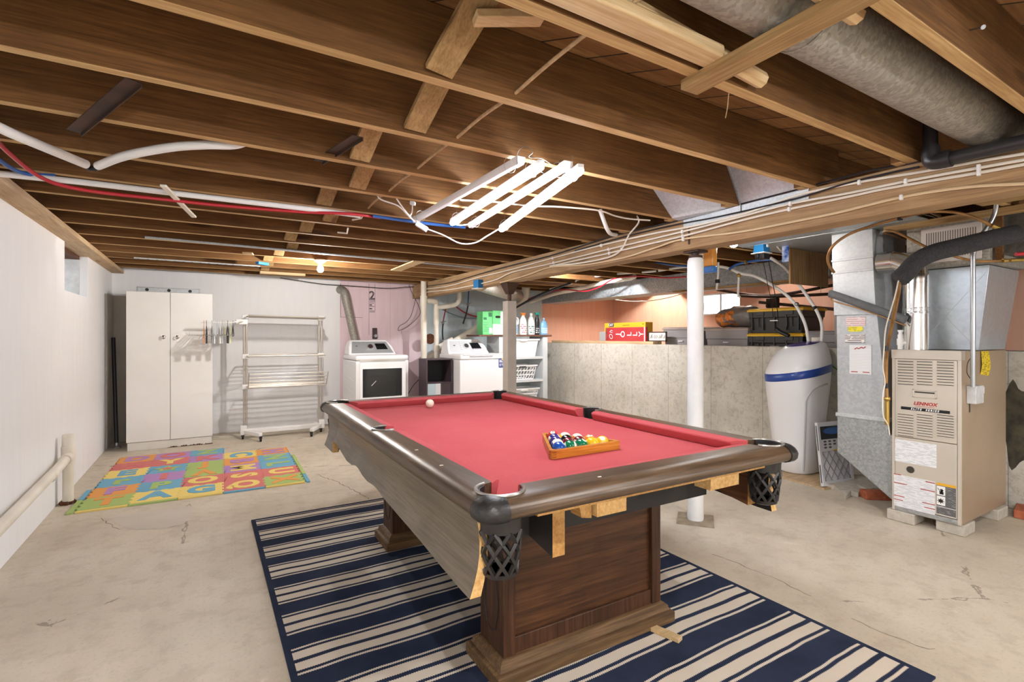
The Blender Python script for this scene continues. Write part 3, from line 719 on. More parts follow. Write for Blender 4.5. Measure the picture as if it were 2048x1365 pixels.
CP = [(TX0+.102,TY0+.100), (TX1-.102,TY0+.100), (TX1-.102,TY1-.100), (TX0+.102,TY1-.100)]
SP = [(TX0+.098,TYC), (TX1-.098,TYC)]
def perim():
    """samples round the outer edge: (point, inward normal, side)"""
    r = .055; out = []
    cor = [((TX0+r,TY0+r),180), ((TX1-r,TY0+r),270), ((TX1-r,TY1-r),0), ((TX0+r,TY1-r),90)]
    for k in range(4):
        (cx,cy), a0 = cor[k]
        arc = [radians(a0+90*j/10) for j in range(11)]
        for a in arc: out.append(((cx+r*cos(a),cy+r*sin(a)), (-cos(a),-sin(a)), 'c%d' % k))
        (nx,ny), b0 = cor[(k+1) % 4]
        a = arc[-1]; p0 = V((cx+r*cos(a),cy+r*sin(a))); b = radians(b0); p1 = V((nx+r*cos(b),ny+r*sin(b)))
        L = (p1-p0).length; n = int(L/.012)
        for j in range(1, n): out.append((tuple(p0.lerp(p1, j/n)), (-cos(a),-sin(a)), 's%d' % k))
    return out
def width(p, n):
    d = .116
    for c, r in [(q,PR) for q in CP]+[(q,.058) for q in SP]:
        ex, ey = c[0]-p[0], c[1]-p[1]; tca = ex*n[0]+ey*n[1]; d2 = ex*ex+ey*ey-tca*tca
        if d2 < r*r and tca > 0: d = min(d, tca-math.sqrt(r*r-d2))
    return max(d, .03)
PRF = [(9,.797),(.056,.798),(.040,.7965),(.025,.791),(.012,.782),(.004,.771),(0,.760),(.003,.749),(.011,.740),(.022,.736),(.030,.733),(9,.733)]
def ring(p, n, grow=0.):
    d = width(p, n); o = []
    for t, z in PRF:
        tt = min(t, d)-(grow if t < 1 else 0); zz = z+(grow if z > .755 else -grow)
        o.append(V((p[0]+n[0]*tt, p[1]+n[1]*tt, zz)))
    return o
S = perim(); n_ = len(S)
# four rails, each from the middle of one corner to the middle of the next
cm = [k*1 for k in range(0)]
idx = [i for i, s in enumerate(S) if s[2].startswith('c')]
mids = [[i for i, s in enumerate(S) if s[2] == 'c%d' % k][5] for k in range(4)]
for k in range(4):
    i0, i1 = mids[k], mids[(k+1) % 4]
    rng = list(range(i0, i1+1)) if i1 > i0 else list(range(i0, n_))+list(range(0, i1+1))
    MB().loft([ring(S[i][0], S[i][1]) for i in rng]).build('rail', M['t_wood_x'] if k % 2 == 0 else M['t_wood_y'], T, angle=50)
for k in range(4):
    ci = [i for i, s in enumerate(S) if s[2] == 'c%d' % k]
    rng = [(ci[0]-j) % n_ for j in (2,1)]+ci+[(ci[-1]+j) % n_ for j in (1,2)]
    MB().loft([ring(S[i][0], S[i][1], .0035) for i in rng]).build('corner_cap', M['leather'], T, angle=50)
# pale wear marks on the rails
b = MB()
for u, v in ((830,902),(882,933),(1201,955)):
    p = at(u,v,z=.799); b.box(p-V((.006,.003,.0005)), p+V((.006,.003,.0006)))
b.build('rail_sight', plain('worn_inlay','#e7ddcb',.4), T)
# playing field with the corners cut for the pockets
q = .085
poly = [(TX0+.11+q,TY0+.095), (TX1-.11-q,TY0+.095), (TX1-.105,TY0+.095+q), (TX1-.105,TYC-.06), (TX1-.125,TYC-.04), (TX1-.125,TYC+.04), (TX1-.105,TYC+.06), (TX1-.105,TY1-.095-q),
        (TX1-.11-q,TY1-.095), (TX0+.11+q,TY1-.095), (TX0+.105,TY1-.095-q), (TX0+.105,TYC+.06), (TX0+.125,TYC+.04), (TX0+.125,TYC-.04), (TX0+.105,TYC-.06), (TX0+.105,TY0+.095+q)]
MB().prism(poly, .720, .745, 'z').build('playing_cloth', M['cloth'], T)
# six cushions
def cushion(p, q, inw, c0, c1):
    """back edge from p to q (2D); inw = inward normal; c0, c1 = how much the nose is shortened at each end"""
    p, q, inw = V(p), V(q), V(inw); d = (q-p).normalized(); L = (q-p).length
    prof = [(0.,.797),(.030,.7955),(.048,.790),(.050,.783),(.040,.762),(.028,.746),(.0,.746)]
    rings = []
    for e, base, cut in ((0,p,c0),(1,q,c1)):
        sg = 1 if e == 0 else -1
        rings.append([V((*(base+inw*t+d*(sg*cut*(t/.05))),z)) for t, z in prof])
    MB().loft(rings).build('cushion', M['cloth'], T, bevel=.002)
cw = .112; cg = .112
e0, e1 = TY0+cg+.095, TYC-.062
for x, nx in ((TX0+cw,1),(TX1-cw,-1)):
    cushion((x,TY0+.166), (x,TYC-.058), (nx,0), .048, .02); cushion((x,TYC+.058), (x,TY1-.166), (nx,0), .02, .048)
for y, ny in ((TY0+cw,1),(TY1-cw,-1)):
    cushion((TX0+.168,y), (TX1-.168,y), (0,ny), .048, .048)
# cloth strip between cushion end and pocket mouth is the field itself; pocket liners, rings and baskets
def arc(c, r, a0, a1, z, n=18): return [V((c[0]+r*cos(radians(a0+(a1-a0)*i/n)), c[1]+r*sin(radians(a0+(a1-a0)*i/n)), z)) for i in range(n+1)]
PK = [(CP[0],PR,45,225),(CP[1],PR,135,225),(CP[2],PR,225,225),(CP[3],PR,315,225),(SP[0],.058,0,200),(SP[1],.058,180,200)]
for c, r, mid, sw in PK:
    a0 = mid+180-sw/2; a1 = mid+180+sw/2
    MB().loft([arc(c,r-.001,a0,a1,.728)+arc(c,r-.009,a1,a0,.728), arc(c,r-.001,a0,a1,.796)+arc(c,r-.009,a1,a0,.796)]).build('pocket_liner', M['black_rubber'], T)
    pts = arc(c, r+.003, a0-8, a1+8, .7985)
    MB().tube(pts, .0052, 8).build('pocket_iron', plain('worn_iron','#b9b7b2',.32,.9) if c is CP[0] else bpy.data.materials['worn_iron'], T)
    # basket
    bz0, bz1 = .560, .732; R1, R0 = r-.004, r-.019
    b = MB()
    b.lathe([(R1,bz1),(R1-.002,bz1-.045),(R1-.006,bz1-.045),(R1-.005,bz1)], (*c,0), 24)
    b.lathe([(R0+.002,bz0+.012),(R0,bz0),(R0-.012,bz0-.006),(.0,bz0-.006),(.0,bz0-.002),(R0-.012,bz0+.0),(R0-.004,bz0+.012)], (*c,0), 24)
    for k in range(8):
        for sg in (1,-1):
            pts = []
            for j in range(9):
                f = j/8; z = bz1-.042-(bz1-.042-bz0-.008)*f; rr = R1-.003+(R0-R1+.003)*f; a = 2*pi*k/8+sg*f*1.55
                pts.append((c[0]+rr*cos(a), c[1]+rr*sin(a), z))
            b.tube(pts, .0066, 4)
    b.build('pocket_basket', M['net'], T)
# frame under the bed, chipboard blocks and brackets left bare at the near end
MB().prism(poly, .703, .7195, 'z').build('slate_bed', M['black_wood'], T)
b = MB().box((TX0+.19,TY0+.31,.545), (TX1-.19,TY0+.335,.70)).box((TX0+.19,TY1-.325,.545), (TX1-.19,TY1-.30,.70))
b.box((TX0+.19,TY0+.325,.60), (TX0+.215,TY1-.325,.70)).box((TX1-.215,TY0+.325,.60), (TX1-.19,TY1-.325,.70))
b.build('frame', M['black_wood'], T)
pl = wood('raw_bracket_wood', '#a5763c', '#c79a5a', '#d9b478', 'y', .6, 1., .1, False)
MB().box((TX0+.19,TY0+.040,.7215), (TX1-.19,TY0+.085,.7325)).build('subrail', pl, T)
for x in (.942,1.932):
    b = MB(); poly2 = [(TY0+.17,.7025),(TY0+.62,.7025),(TY0+.62,.60),(TY0+.17,.525)]
    b.prism(poly2, x, x+.046, 'x', 1); b.quad((x-.001,TY0+.169,.525), (x+.047,TY0+.169,.525), (x+.047,TY0+.169,.7025), (x-.001,TY0+.169,.7025), 0)
    b.build('apron_bracket', [pl, M['black_wood'] if x < 1 else wood('stained_bracket','#4a2d1a','#6b452a','#855a38','y',.5,1.2,.1,False)], T)
MB().box((1.061,1.225,.655), (1.186,1.30,.719)).build('chip_block', M['chip'], T, bevel=.001)
MB().box((1.604,1.225,.655), (1.769,1.30,.719)).build('chip_block', M['chip'], T, bevel=.001)
MB().hexa([(1.015,1.245,.656),(1.055,1.245,.648),(1.055,1.30,.648),(1.015,1.30,.656)], [(1.00,1.245,.719),(1.057,1.245,.719),(1.057,1.30,.719),(1.0,1.30,.719)]).build('wood_wedge', pl, T)
# shaped aprons along both sides
prof = [(1.235,.506),(1.30,.507),(1.446,.516),(1.63,.531),(1.85,.543),(2.045,.554),(2.15,.566),(2.21,.569),(2.25,.566),(2.33,.560),(2.42,.566),(2.50,.581),(2.54,.583),(2.57,.580),(2.64,.567),(2.75,.564),(2.85,.578),(2.95,.594),(3.07,.608),(3.12,.60),(3.13,.532),(3.40,.530)]
top = .7325
def apron(x, sg):
    rows = []
    for k in range(7):
        f = k/6
        bow = .014*sin(pi*f*1.0)-.020*f*f
        rows.append((f, bow))
    ring_o = [[V((x+sg*bow, y, top+(z-top)*f)) for y, z in prof] for f, bow in rows]
    ring_i = [[V((x+sg*(bow+.024+.010*f*f), y, top+(z-top)*f)) for y, z in prof] for f, bow in rows]
    n = len(prof); b = MB()
    vs = [p for r in ring_o for p in r]+[p for r in ring_i for p in r]; K = 7*n; fs = []; ms = []
    for i in range(6):
        for j in range(n-1):
            fs.append((i*n+j,i*n+j+1,(i+1)*n+j+1,(i+1)*n+j)); ms.append(0)
            fs.append((K+i*n+j,K+(i+1)*n+j,K+(i+1)*n+j+1,K+i*n+j+1)); ms.append(1)
        for j, s in ((0,1),(n-1,-1)):
            fs.append((i*n+j,(i+1)*n+j,K+(i+1)*n+j,K+i*n+j)); ms.append(2)
    for j in range(n-1):
        fs.append((6*n+j,6*n+j+1,K+6*n+j+1,K+6*n+j)); ms.append(2); fs.append((j,K+j,K+j+1,j+1)); ms.append(2)
    b.v = vs; b.f = fs; b.m = ms
    return b.build('apron', [M['t_apron'], M['black_wood'], M['chip']], T, angle=50)
apron(TX0+.030, 1); apron(TX1-.030, -1)
# pedestal legs
for y0, y1 in ((1.53,1.71),(2.83,3.01)):
    x0, x1 = .892, 1.668
    L = MB().box((x0+.012,y0+.02,.08), (x1-.012,y1-.02,.60)).build('leg', M['t_ped'], T)
    b = MB()
    for x in (x0,x1-.05):
        b.box((x,y0,.085), (x+.05,y0+.022,.60)); b.box((x,y1-.022,.085), (x+.05,y1,.60))
    b.box((x0+.05,y0+.006,.085), (x1-.05,y0+.02,.15)); b.box((x0,y0+.022,.085), (x0+.012,y1-.022,.60)); b.box((x1-.012,y0+.022,.085), (x1,y1-.022,.60))
    b.build('leg_frame', wood('pedestal_stile','#331f13','#4e3120','#6a4830','z',.42,1.2,.1,False), L, bevel=.003)
    # carved groove lines on the end panel
    b = MB()
    for xx, sx in ((x0-.0005,-1),(x1+.0005,1)):
        for s in (-1,1):
            pts = [(xx, (y0+y1)/2+s*(.045+.010*sin(z*30)), z) for z in [.17+.36*k/14 for k in range(15)]]
            pts = [(xx,(y0+y1)/2,.15)]+pts if s == 1 else [(xx,(y0+y1)/2,.15)]+pts
            b.tube(pts, .0028, 5)
    b.build('carved_groove', M['black_wood'], L)
    bx0, bx1, by0, by1 = x0-.042, x1+.042, y0-.04, y1+.04
    prf = [(0.,.012),(0.,.052),(.006,.058),(.014,.060),(.018,.066),(.020,.078),(.030,.086),(.039,.092)]
    MB().loft([[V((bx0+i,by0+i,z)),V((bx1-i,by0+i,z)),V((bx1-i,by1-i,z)),V((bx0+i,by1-i,z))] for i, z in prf]).build('leg_base', wood('scuffed_base','#4c3723','#6f5538','#927552','x',.6,1.2,.2,False), L)
T.rotation_euler = (0,0,-radians(.9)); T.location = (TXC+.018,TYC,.008)
tag(MB().beam((1.565,1.58,.017), (1.622,1.375,.017), .035, .016).build('wood_shim', M['lumber_x'], origin=(1.6,1.45,.009), bevel=.001), 'thin pale wood stick lying under the near foot of the pool table', 'stick')

# ---------------------------------------------------------------- balls and rack
BR = .0286; CZ = .7455
bw = plain('ball_white', '#efe6d2', .08, 0, spec=.7)
def bcol(n, c): return plain('ball_'+n, c, .08, 0, spec=.7)
BC = {'blue': bcol('blue','#174a9c'), 'green': bcol('green','#0f6a48'), 'yellow': bcol('yellow','#e3b81f'), 'maroon': bcol('maroon','#6d1a26'),
      'purple': bcol('purple','#3a2f78'), 'black': bcol('black','#151517'), 'orange': bcol('orange','#df7f34'), 'red': bcol('red','#b9301f')}
def ball(label, c, p, stripe, axis, num, group='numbered balls in the wooden triangle'):
    ax = V(axis).normalized(); R = ax.to_track_quat('Z','Y').to_matrix()
    b = MB(); b.sphere((0,0,0), BR, 32, 24)
    face_dir = V((-.35,-.75,.62)).normalized() if not stripe else None
    cols = []
    for f in b.f:
        cc = sum((b.v[i] for i in f), V((0,0,0)))/len(f)
        z = cc.z/BR
        if c is None: cols.append(0)
        elif stripe: cols.append(1 if abs(z) < .56 else 0)
        else: cols.append(0 if z > .90 else 1)
    b.m = cols; b.v = [R @ v+V(p) for v in b.v]
    mats = [bw, BC[c] if c else bw, bpy.data.materials.get('ball_ink') or plain('ball_ink','#111111',.2)]
    if num and not stripe:
        fr = Matrix.Translation(V(p)+ax*(BR*.985)) @ ax.to_track_quat('Z','Y').to_matrix().to_4x4()
        b.text(num, .012, fr, 2, .0009)
    o = b.build('billiard_ball', mats, origin=(p[0],p[1],p[2]-BR), angle=60)
    return tag(o, label, 'ball', group)
X0 = 1.340; Y0 = 1.610+.012+BR+.001
rows = [[('blue',0,(.5,-.2,.6),'2'),('green',1,(.75,-.5,.1),''),('green',0,(.3,-.4,.85),'6'),('yellow',0,(-.5,.6,-.5),''),('yellow',0,(-.35,-.5,.75),'1')],
        [('blue',1,(-.2,-.5,.8),''),('maroon',0,(.4,.5,.6),''),('maroon',1,(.9,.2,.3),''),('orange',0,(0,-.2,1),'5')],
        [('purple',0,(.5,.5,-.5),''),('black',0,(.4,.6,.3),''),('orange',1,(.1,-.2,1),'')],
        [('purple',1,(.9,-.2,.3),''),('yellow',1,(0,-.3,1),'')],
        [('red',0,(-.3,-.3,.9),'3')]]
wh = [['first','second','third','fourth','fifth'],['first','second','third','fourth'],['left','middle','right'],['left','right'],['only']]
rn = ['near row','second row','middle row','fourth row','far tip']
for r, row in enumerate(rows):
    for k, (c, s, ax, num) in enumerate(row):
        p = (X0+(k-(len(row)-1)/2)*BR*2.01, Y0+r*BR*1.742, CZ+BR)
        lab = '%s %s ball in the %s of the wooden triangle, %s from left' % (c, 'striped' if s else 'solid', rn[r], wh[r][k]) if r < 2 else '%s %s ball in the %s of the wooden triangle, %s one' % (c, 'striped' if s else 'solid', rn[r], wh[r][k])
        ball(lab, c, p, s, ax, num)
cp = at(857,812,z=CZ+BR*.3); ball('cream white cue ball alone near the far cushion of the pool table', None, (1.300,3.215,CZ+BR), 0, (0,0,1), '', None)
t = thing('ball_rack', 'orange wooden triangle rack holding the balls on the red cloth', 'rack', (X0,1.75,CZ))
rk = wood('rack_wood', '#a3601f', '#c98632', '#dca04c', 'x', .3, 1.5, .05, False)
s3 = math.sqrt(3)
inr = BR*2.01*2+BR*s3            # half base of the inner triangle
def tri(off, z):
    yb = Y0-BR-off; h = inr+off*s3
    A, B_, C = V((X0-h,yb)), V((X0+h,yb)), V((X0,yb+h*s3))
    out = []
    for P, Q, R_ in ((A,C,B_),(B_,A,C),(C,B_,A)):       # rounded corners
        a = (Q-P).normalized(); c = (R_-P).normalized(); k = .030
        for j in range(7):
            f = j/6; out.append(V((*( (P+a*k)*(1-f)**2+P*2*f*(1-f)+(P+c*k)*f*f ),z)))
    return out
z0, z1 = CZ+.0005, CZ+.037
b = MB(); o0, o1, i0, i1 = tri(.016,z0), tri(.016,z1), tri(.003,z0), tri(.003,z1); n = len(o0)
b.v = o0+o1+i1+i0; b.f = []; 
for lay in range(4):
    for j in range(n):
        j2 = (j+1) % n; A_ = lay*n; B2 = ((lay+1) % 4)*n
        b.f.append((A_+j,A_+j2,B2+j2,B2+j))
b.m = [0]*len(b.f)
b.build('rack_frame', rk, t, bevel=.0015)
dk = plain('rack_splines','#7a3e14',.4)
for (cx, cy, a) in ((X0-inr-.016,Y0-BR-.016,0),):
    b = MB(); q0, q1 = tri(.0165,0)[0:7], None
    for zz in (CZ+.008,CZ+.018,CZ+.028):
        b.tube([V((p.x,p.y,zz)) for p in tri(.0148,0)[0:7]], .0025, 6)
    b.build('corner_spline', dk, t)

# ================================================================ striped rug
t = NT('striped_rug'); sp = t.n('ShaderNodeSeparateXYZ'); t.l(t.co, sp.inputs[0])
wob = t.math('MULTIPLY', t.math('SINE', t.math('MULTIPLY', sp.outputs[0], 700.)), .0016)
wav = t.math('MULTIPLY', t.math('SUBTRACT', t.noise(t.mapping((1.2,.6,1)), 2., 2), .5), .03)
yy = t.math('ADD', t.math('ADD', sp.outputs[1], wob), wav)
ph = t.math('FRACT', t.math('DIVIDE', t.math('SUBTRACT', yy, 3.527-28), .28))
st = [(0.,0),(.375,1),(.415,0),(.47,1),(.645,0),(.725,1),(.90,0),(.955,1),(.995,0)]
f = t.ramp(ph, [(p,float(c)) for p, c in st], 'CONSTANT')
ed = t.math('MAXIMUM', t.math('GREATER_THAN', t.math('ABSOLUTE', sp.outputs[0]), .966), t.math('GREATER_THAN', t.math('ABSOLUTE', t.math('SUBTRACT', sp.outputs[1], 2.265)), 1.475))
f = t.math('MULTIPLY', f, t.math('SUBTRACT', 1., ed))
wv = t.n('ShaderNodeTexChecker'); wv.inputs['Scale'].default_value = 330.; t.l(t.co, wv.inputs['Vector'])
nz = t.noise(t.mapping(), 5, 4)
navy = t.mix(t.ramp(nz, [(.35,0.),(.7,.5)]), '#2a3247', '#3b4660'); crm = t.mix(t.ramp(nz, [(.35,0.),(.7,.4)]), '#e0d6c7', '#cfc3b3')
c = t.mix(f, navy, crm); c = t.mix(t.math('MULTIPLY', wv.outputs['Fac'], .16), c, '#14161f')
t.bump(wv.outputs['Fac'], .3, .0015); rugm = t.set(c, .95, 0., .1)
b = MB(); W, L0, L1 = .99, .76, 3.77
nx, ny = 20, 40
top = [[V((1.25-.99+1.98*i/nx, L0+(L1-L0)*j/ny, .008+.0025*max(0, sin(i*1.3+j*.7))*(1 if 0 < i < nx and 0 < j < ny else 0))) for i in range(nx+1)] for j in range(ny+1)]
vs = [p for r in top for p in r]; fs = [(j*(nx+1)+i, j*(nx+1)+i+1, (j+1)*(nx+1)+i+1, (j+1)*(nx+1)+i) for j in range(ny) for i in range(nx)]
b.add(vs, fs)
edge = [(1.25-.99+1.98*i/nx, L0) for i in range(nx)]+[(2.24, L0+(L1-L0)*j/ny) for j in range(ny)]+[(2.24-1.98*i/nx, L1) for i in range(nx)]+[(.26, L1-(L1-L0)*j/ny) for j in range(ny)]
n = len(edge); b.add([(x,y,.008) for x, y in edge]+[(x,y,.0008) for x, y in edge], [(i,(i+1)%n,(i+1)%n+n,i+n) for i in range(n)])
# origin: rug centre line in x, world origin in y so the stripes keep their place
o = b.build('area_rug', rugm, origin=(1.25,0,0)); tag(o, 'navy and cream striped flat-woven rug under the pool table', 'rug')

# ================================================================ foam alphabet mat
FC = {'green': '#a9c076', 'orange': '#e2a05c', 'blue': '#74acc8', 'yellow': '#ead27c', 'red': '#d27c78', 'purple': '#b48cc0'}
FM = {k: plain('foam_'+k, c, .85, 0, spec=.2) for k, c in FC.items()}
LAY = [[('green','T','orange'),('orange','F','purple'),('blue','r','green'),('yellow','E','blue'),('red','H','red'),('orange','D','purple')],
       [('yellow','A','blue'),('blue','P','green'),('purple','I','red'),('blue','*','green'),('red','Y','yellow'),('purple','O','red')],
       [('yellow','G','blue'),('red','0','yellow'),('green','V','orange'),('green','J','orange'),('purple','K','red'),('blue','Z','green')],
       [('red','Q','yellow'),('red','S','yellow'),('purple','M','yellow'),('orange','B','purple'),('yellow','C','blue')],
       [('green','X','orange'),('red','U','yellow'),('blue','L','green'),('blue','N','green'),('orange','H','purple')]]
MO = V((-.775,4.585)); TS = .298; MR = Matrix.Rotation(radians(-1.6), 2); TH_ = .011
def mw(x, y, z): q = MR @ V((x,y)); return V((MO.x+q.x, MO.y+q.y+(.0), z))
def tooth(n=7, a=.007):
    out = []
    for k in range(n):
        s = a if k % 2 == 0 else -a
        out += [(k/n+.012, s), ((k+1)/n-.012, s)]
    return out
TT = tooth()
for ci, col in enumerate(LAY):
    for ri, (bc, ch, lc) in enumerate(col):
        x0, y0 = ci*TS, ri*TS
        def edge(p, q, nrm, flat):
            d = V(q)-V(p)
            if flat: return [V(p)]
            return [V(p)]+[V(p)+d*t+V(nrm)*s for t, s in TT]
        nrow = len(col); lastc = ci == 4 or (ri >= len(LAY[ci+1]) if ci < 4 else True)
        bot = edge((x0,y0), (x0+TS,y0), (0,1), ri == 0)
        rgt = edge((x0+TS,y0), (x0+TS,y0+TS), (1,0), False)
        topE = [V(p) for p in edge((x0,y0+TS), (x0+TS,y0+TS), (0,1), ri == nrow-1)][1:][::-1]
        lft = [V(p) for p in edge((x0,y0), (x0,y0+TS), (1,0), False)][1:][::-1]
        pg = bot+rgt+[V((x0+TS,y0+TS))]+topE+[V((x0,y0+TS))]+lft
        # shrink a hair so neighbours do not touch
        cx, cy = x0+TS/2, y0+TS/2
        pg = [V((cx+(p.x-cx)*.996, cy+(p.y-cy)*.996)) for p in pg]
        lo = [mw(p.x,p.y,.0005) for p in pg]; hi = [mw(p.x,p.y,TH_) for p in pg]; n = len(pg)
        b = MB(); b.add(lo+hi, [tuple(range(n))[::-1], tuple(range(n,2*n))]+[(i,(i+1)%n,(i+1)%n+n,i+n) for i in range(n)])
        org = mw(cx,cy,0)
        names = {'*': 'star', '0': 'oval ring'}
        o = b.build('foam_tile', FM[bc], origin=org)
        rowname = ['nearest','second','third','fourth','fifth','sixth'][ri]
        tag(o, '%s foam play mat tile with a %s %s' % (bc, lc, names.get(ch, 'letter '+ch)), 'play mat tile', 'foam alphabet play mat tiles')
        fr = Matrix.Translation(mw(cx,cy,TH_)) @ Matrix.Rotation(radians(-1.6)+(radians(-90) if ci > 2 else (pi if ch == 'V' else 0)), 4, 'Z')
        b = MB()
        if ch == '*':
            st_ = [V((cos(pi/2+k*pi/5)*(.115 if k % 2 == 0 else .055), sin(pi/2+k*pi/5)*(.115 if k % 2 == 0 else .055), 0)) for k in range(10)]
            b.add([fr @ (p+V((0,0,z))) for z in (-.003,.003) for p in st_], [tuple(range(10))[::-1], tuple(range(10,20))]+[(i,(i+1)%10,(i+1)%10+10,i+10) for i in range(10)])
            b.add([fr @ (p*.5+V((0,0,z))) for z in (.003,.0045) for p in st_], [tuple(range(10))[::-1], tuple(range(10,20))]+[(i,(i+1)%10,(i+1)%10+10,i+10) for i in range(10)], 1)
            b.build('star', [FM[lc], FM['red']], o)
        else:
            b.text(ch if ch != '0' else 'O', .27, fr, 0, .0028, 0, .012); b.build('letter', FM[lc], o)
# edging strips
def strip(p, q, c, label):
    b = MB(); P_ = [V(p),V((q[0],p[1])),V(q),V((p[0],q[1]))]
    lo = [mw(a.x,a.y,.0005) for a in P_]; hi = [mw(a.x,a.y,TH_) for a in P_]
    b.hexa(lo, hi); tag(b.build('mat_edging', FM[c], origin=mw((p[0]+q[0])/2,(p[1]+q[1])/2,0)), label, 'mat edging', 'edging strips of the play mat')
for ci, c in enumerate(('yellow','green','yellow','blue','yellow')):
    strip((ci*TS+.003,-.032), ((ci+1)*TS-.003,-.004), c, '%s edging strip along the near side of the mat below letter %s' % (c, LAY[ci][0][1]))
strip((-.045,-.032), (-.012,TS-.01), 'green', 'green edging strip at the near left corner of the mat')
strip((-.045,TS), (-.012,2*TS-.02), 'blue', 'blue edging strip on the left side of the mat')
strip((5*TS+.012,-.03), (5*TS+.04,TS-.06), 'blue', 'blue edging strip at the near right corner of the mat')
strip((5*TS+.012,TS-.05), (5*TS+.04,3.6*TS), 'green', 'long green edging strip on the right side of the mat')
# ================================================================ white cabinet
cabm = plain('cabinet_paint', '#eae9e5', .38, 0, '#efeeeb', 3., .05, 20)
t = thing('storage_cabinet', 'tall white two-door cabinet with a worn plinth by the back left corner', 'cabinet', (-.325,6.95,0))
MB().box((-.721,6.735,.09), (.069,7.18,1.715)).build('carcass', cabm, t, bevel=.003)
for x0, x1, kx in ((-.721,-.3335,-.395),(-.3295,.069,-.268)):
    d = MB().box((x0,6.712,.092), (x1,6.733,1.712)).build('door', cabm, t, bevel=.003)
    MB().lathe([(.0,.0),(.012,.0),(.010,.012),(.020,.017),(.022,.024),(.014,.031),(.0,.033)], (kx,6.7115,1.218), 18, R=Matrix.Rotation(radians(90), 3, 'X')).lathe([(.026,.0),(.026,.002),(.0,.002)], (kx,6.712,1.218), 18, R=Matrix.Rotation(radians(90), 3, 'X')).build('knob', M['chrome'], d)
b = MB().box((-.712,6.722,.0), (.060,7.17,.088))
b.build('plinth', plain('peeling_plinth_paint','#d6d2c9',.5,0,'#e5e2dc',4,.1,30), t, bevel=.002)
b = MB(); x = -.36
while x < .055:
    h = random.uniform(.004,.020); w_ = random.uniform(.012,.035); b.add([(x,6.7212,.001),(x+w_,6.7212,.001),(x+w_*.7,6.7212,h),(x+w_*.2,6.7212,h*.8)], [(0,1,2,3)]); x += w_*.8
b.build('rust_edge', M['rust'], t)
# spirit level on top of it
t = thing('spirit_level', 'silver spirit level lying along the top of the white cabinet', 'spirit level', (-.35,6.85,1.716))
MB().box((-.640,6.838,1.7165), (-.060,6.862,1.772)).build('frame', M['galv_bright'], t, bevel=.003)
b = MB().box((-.642,6.8365,1.762), (-.058,6.864,1.773)).box((-.642,6.8365,1.7165), (-.058,6.864,1.7225)); b.box((-.643,6.8365,1.717), (-.634,6.864,1.773)).box((-.066,6.8365,1.717), (-.057,6.864,1.773))
b.build('rail', M['steel'], t)
for x in (-.55,-.35,-.15):
    MB().cyl((x,6.8365,1.744), (x,6.834,1.744), .017, n=14).build('vial', M['black'], t)
# black pole in the corner
t = thing('black_pole', 'long black pole leaning in the corner beside the white cabinet', 'pole', (-.83,7.0,0))
MB().cyl((-.835,7.0,.03), (-.882,7.15,1.215), .019, n=14).build('pole', M['black'], t)
MB().lathe([(.045,.002),(.045,.012),(.022,.03),(.018,.06),(.0,.06)], (-.834,7.0,0), 18).build('foot', M['steel'], t)
# pvc stub pipe along the left wall
t = thing('waste_pipe', 'aged white plastic drain pipe along the left wall with an upright stub', 'pipe', (-.86,4.95,0))
pc = V((-.862,4.86,0))
MB().cyl(pc+V((0,0,.02)), pc+V((0,0,.30)), .033, n=18).cyl(pc+V((0,0,.29)), pc+V((0,0,.42)), .041, n=18).lathe([(.036,.42),(.036,.50),(.033,.51),(.020,.512),(.0,.512)], pc, 18).build('upright', M['pvc'], t)
MB().tube([pc+V((0,-.02,.345)), pc+V((0,-.3,.325)), (-.868,3.0,.27), (-.87,1.6,.22)], .030, 16).cyl(pc+V((0,-.03,.345)), pc+V((0,-.10,.34)), .037, n=18).cyl(pc+V((0,-.42,.317)), pc+V((0,-.50,.312)), .0345, n=18).build('run', M['pvc'], t)
b = MB()
for k in range(16):
    a = k*2*pi/16; r = random.uniform(.03,.042); b.sphere(pc+V((cos(a)*r,sin(a)*r,.012)), random.uniform(.010,.016), 7, 5)
b.build('rusty_collar', M['rust'], t)

# ================================================================ drying rack and hangers
t = thing('drying_rack', 'white and steel rolling clothes drying rack against the white back wall', 'drying rack', (.82,6.85,0))
Rm = M['stainless']
xl, xr, yr = .395, 1.262, 6.85
for x in (xl,xl+.028,xr-.012,xr+.022):
    MB().cyl((x,yr,.12), (x,yr,1.47), .0115, n=12).build('post', Rm, t)
MB().box((xl-.03,yr-.045,.055), (xr+.05,yr+.045,.115)).build('base_beam', M['white_plastic'], t, bevel=.01)
for x, dx in ((xl-.005,.16),(xr+.015,-.17)):
    f = MB().beam((x,yr,.085), (x+dx,yr-.30,.080), .045, .042).box((x-.035,yr-.05,.05), (x+.035,yr+.05,.16)).beam((x,yr,.085), (x+dx*.3,yr+.22,.08), .045, .042).build('foot', M['white_plastic'], t, bevel=.006)
    for c in ((x+dx,yr-.30),(x-.01,yr-.03)):
        MB().cyl((c[0]-.011,c[1],.026), (c[0]+.011,c[1],.026), .0255, n=16).box((c[0]-.016,c[1]-.012,.03), (c[0]+.016,c[1]+.012,.062)).build('caster', M['black_rubber'], f, bevel=.002)
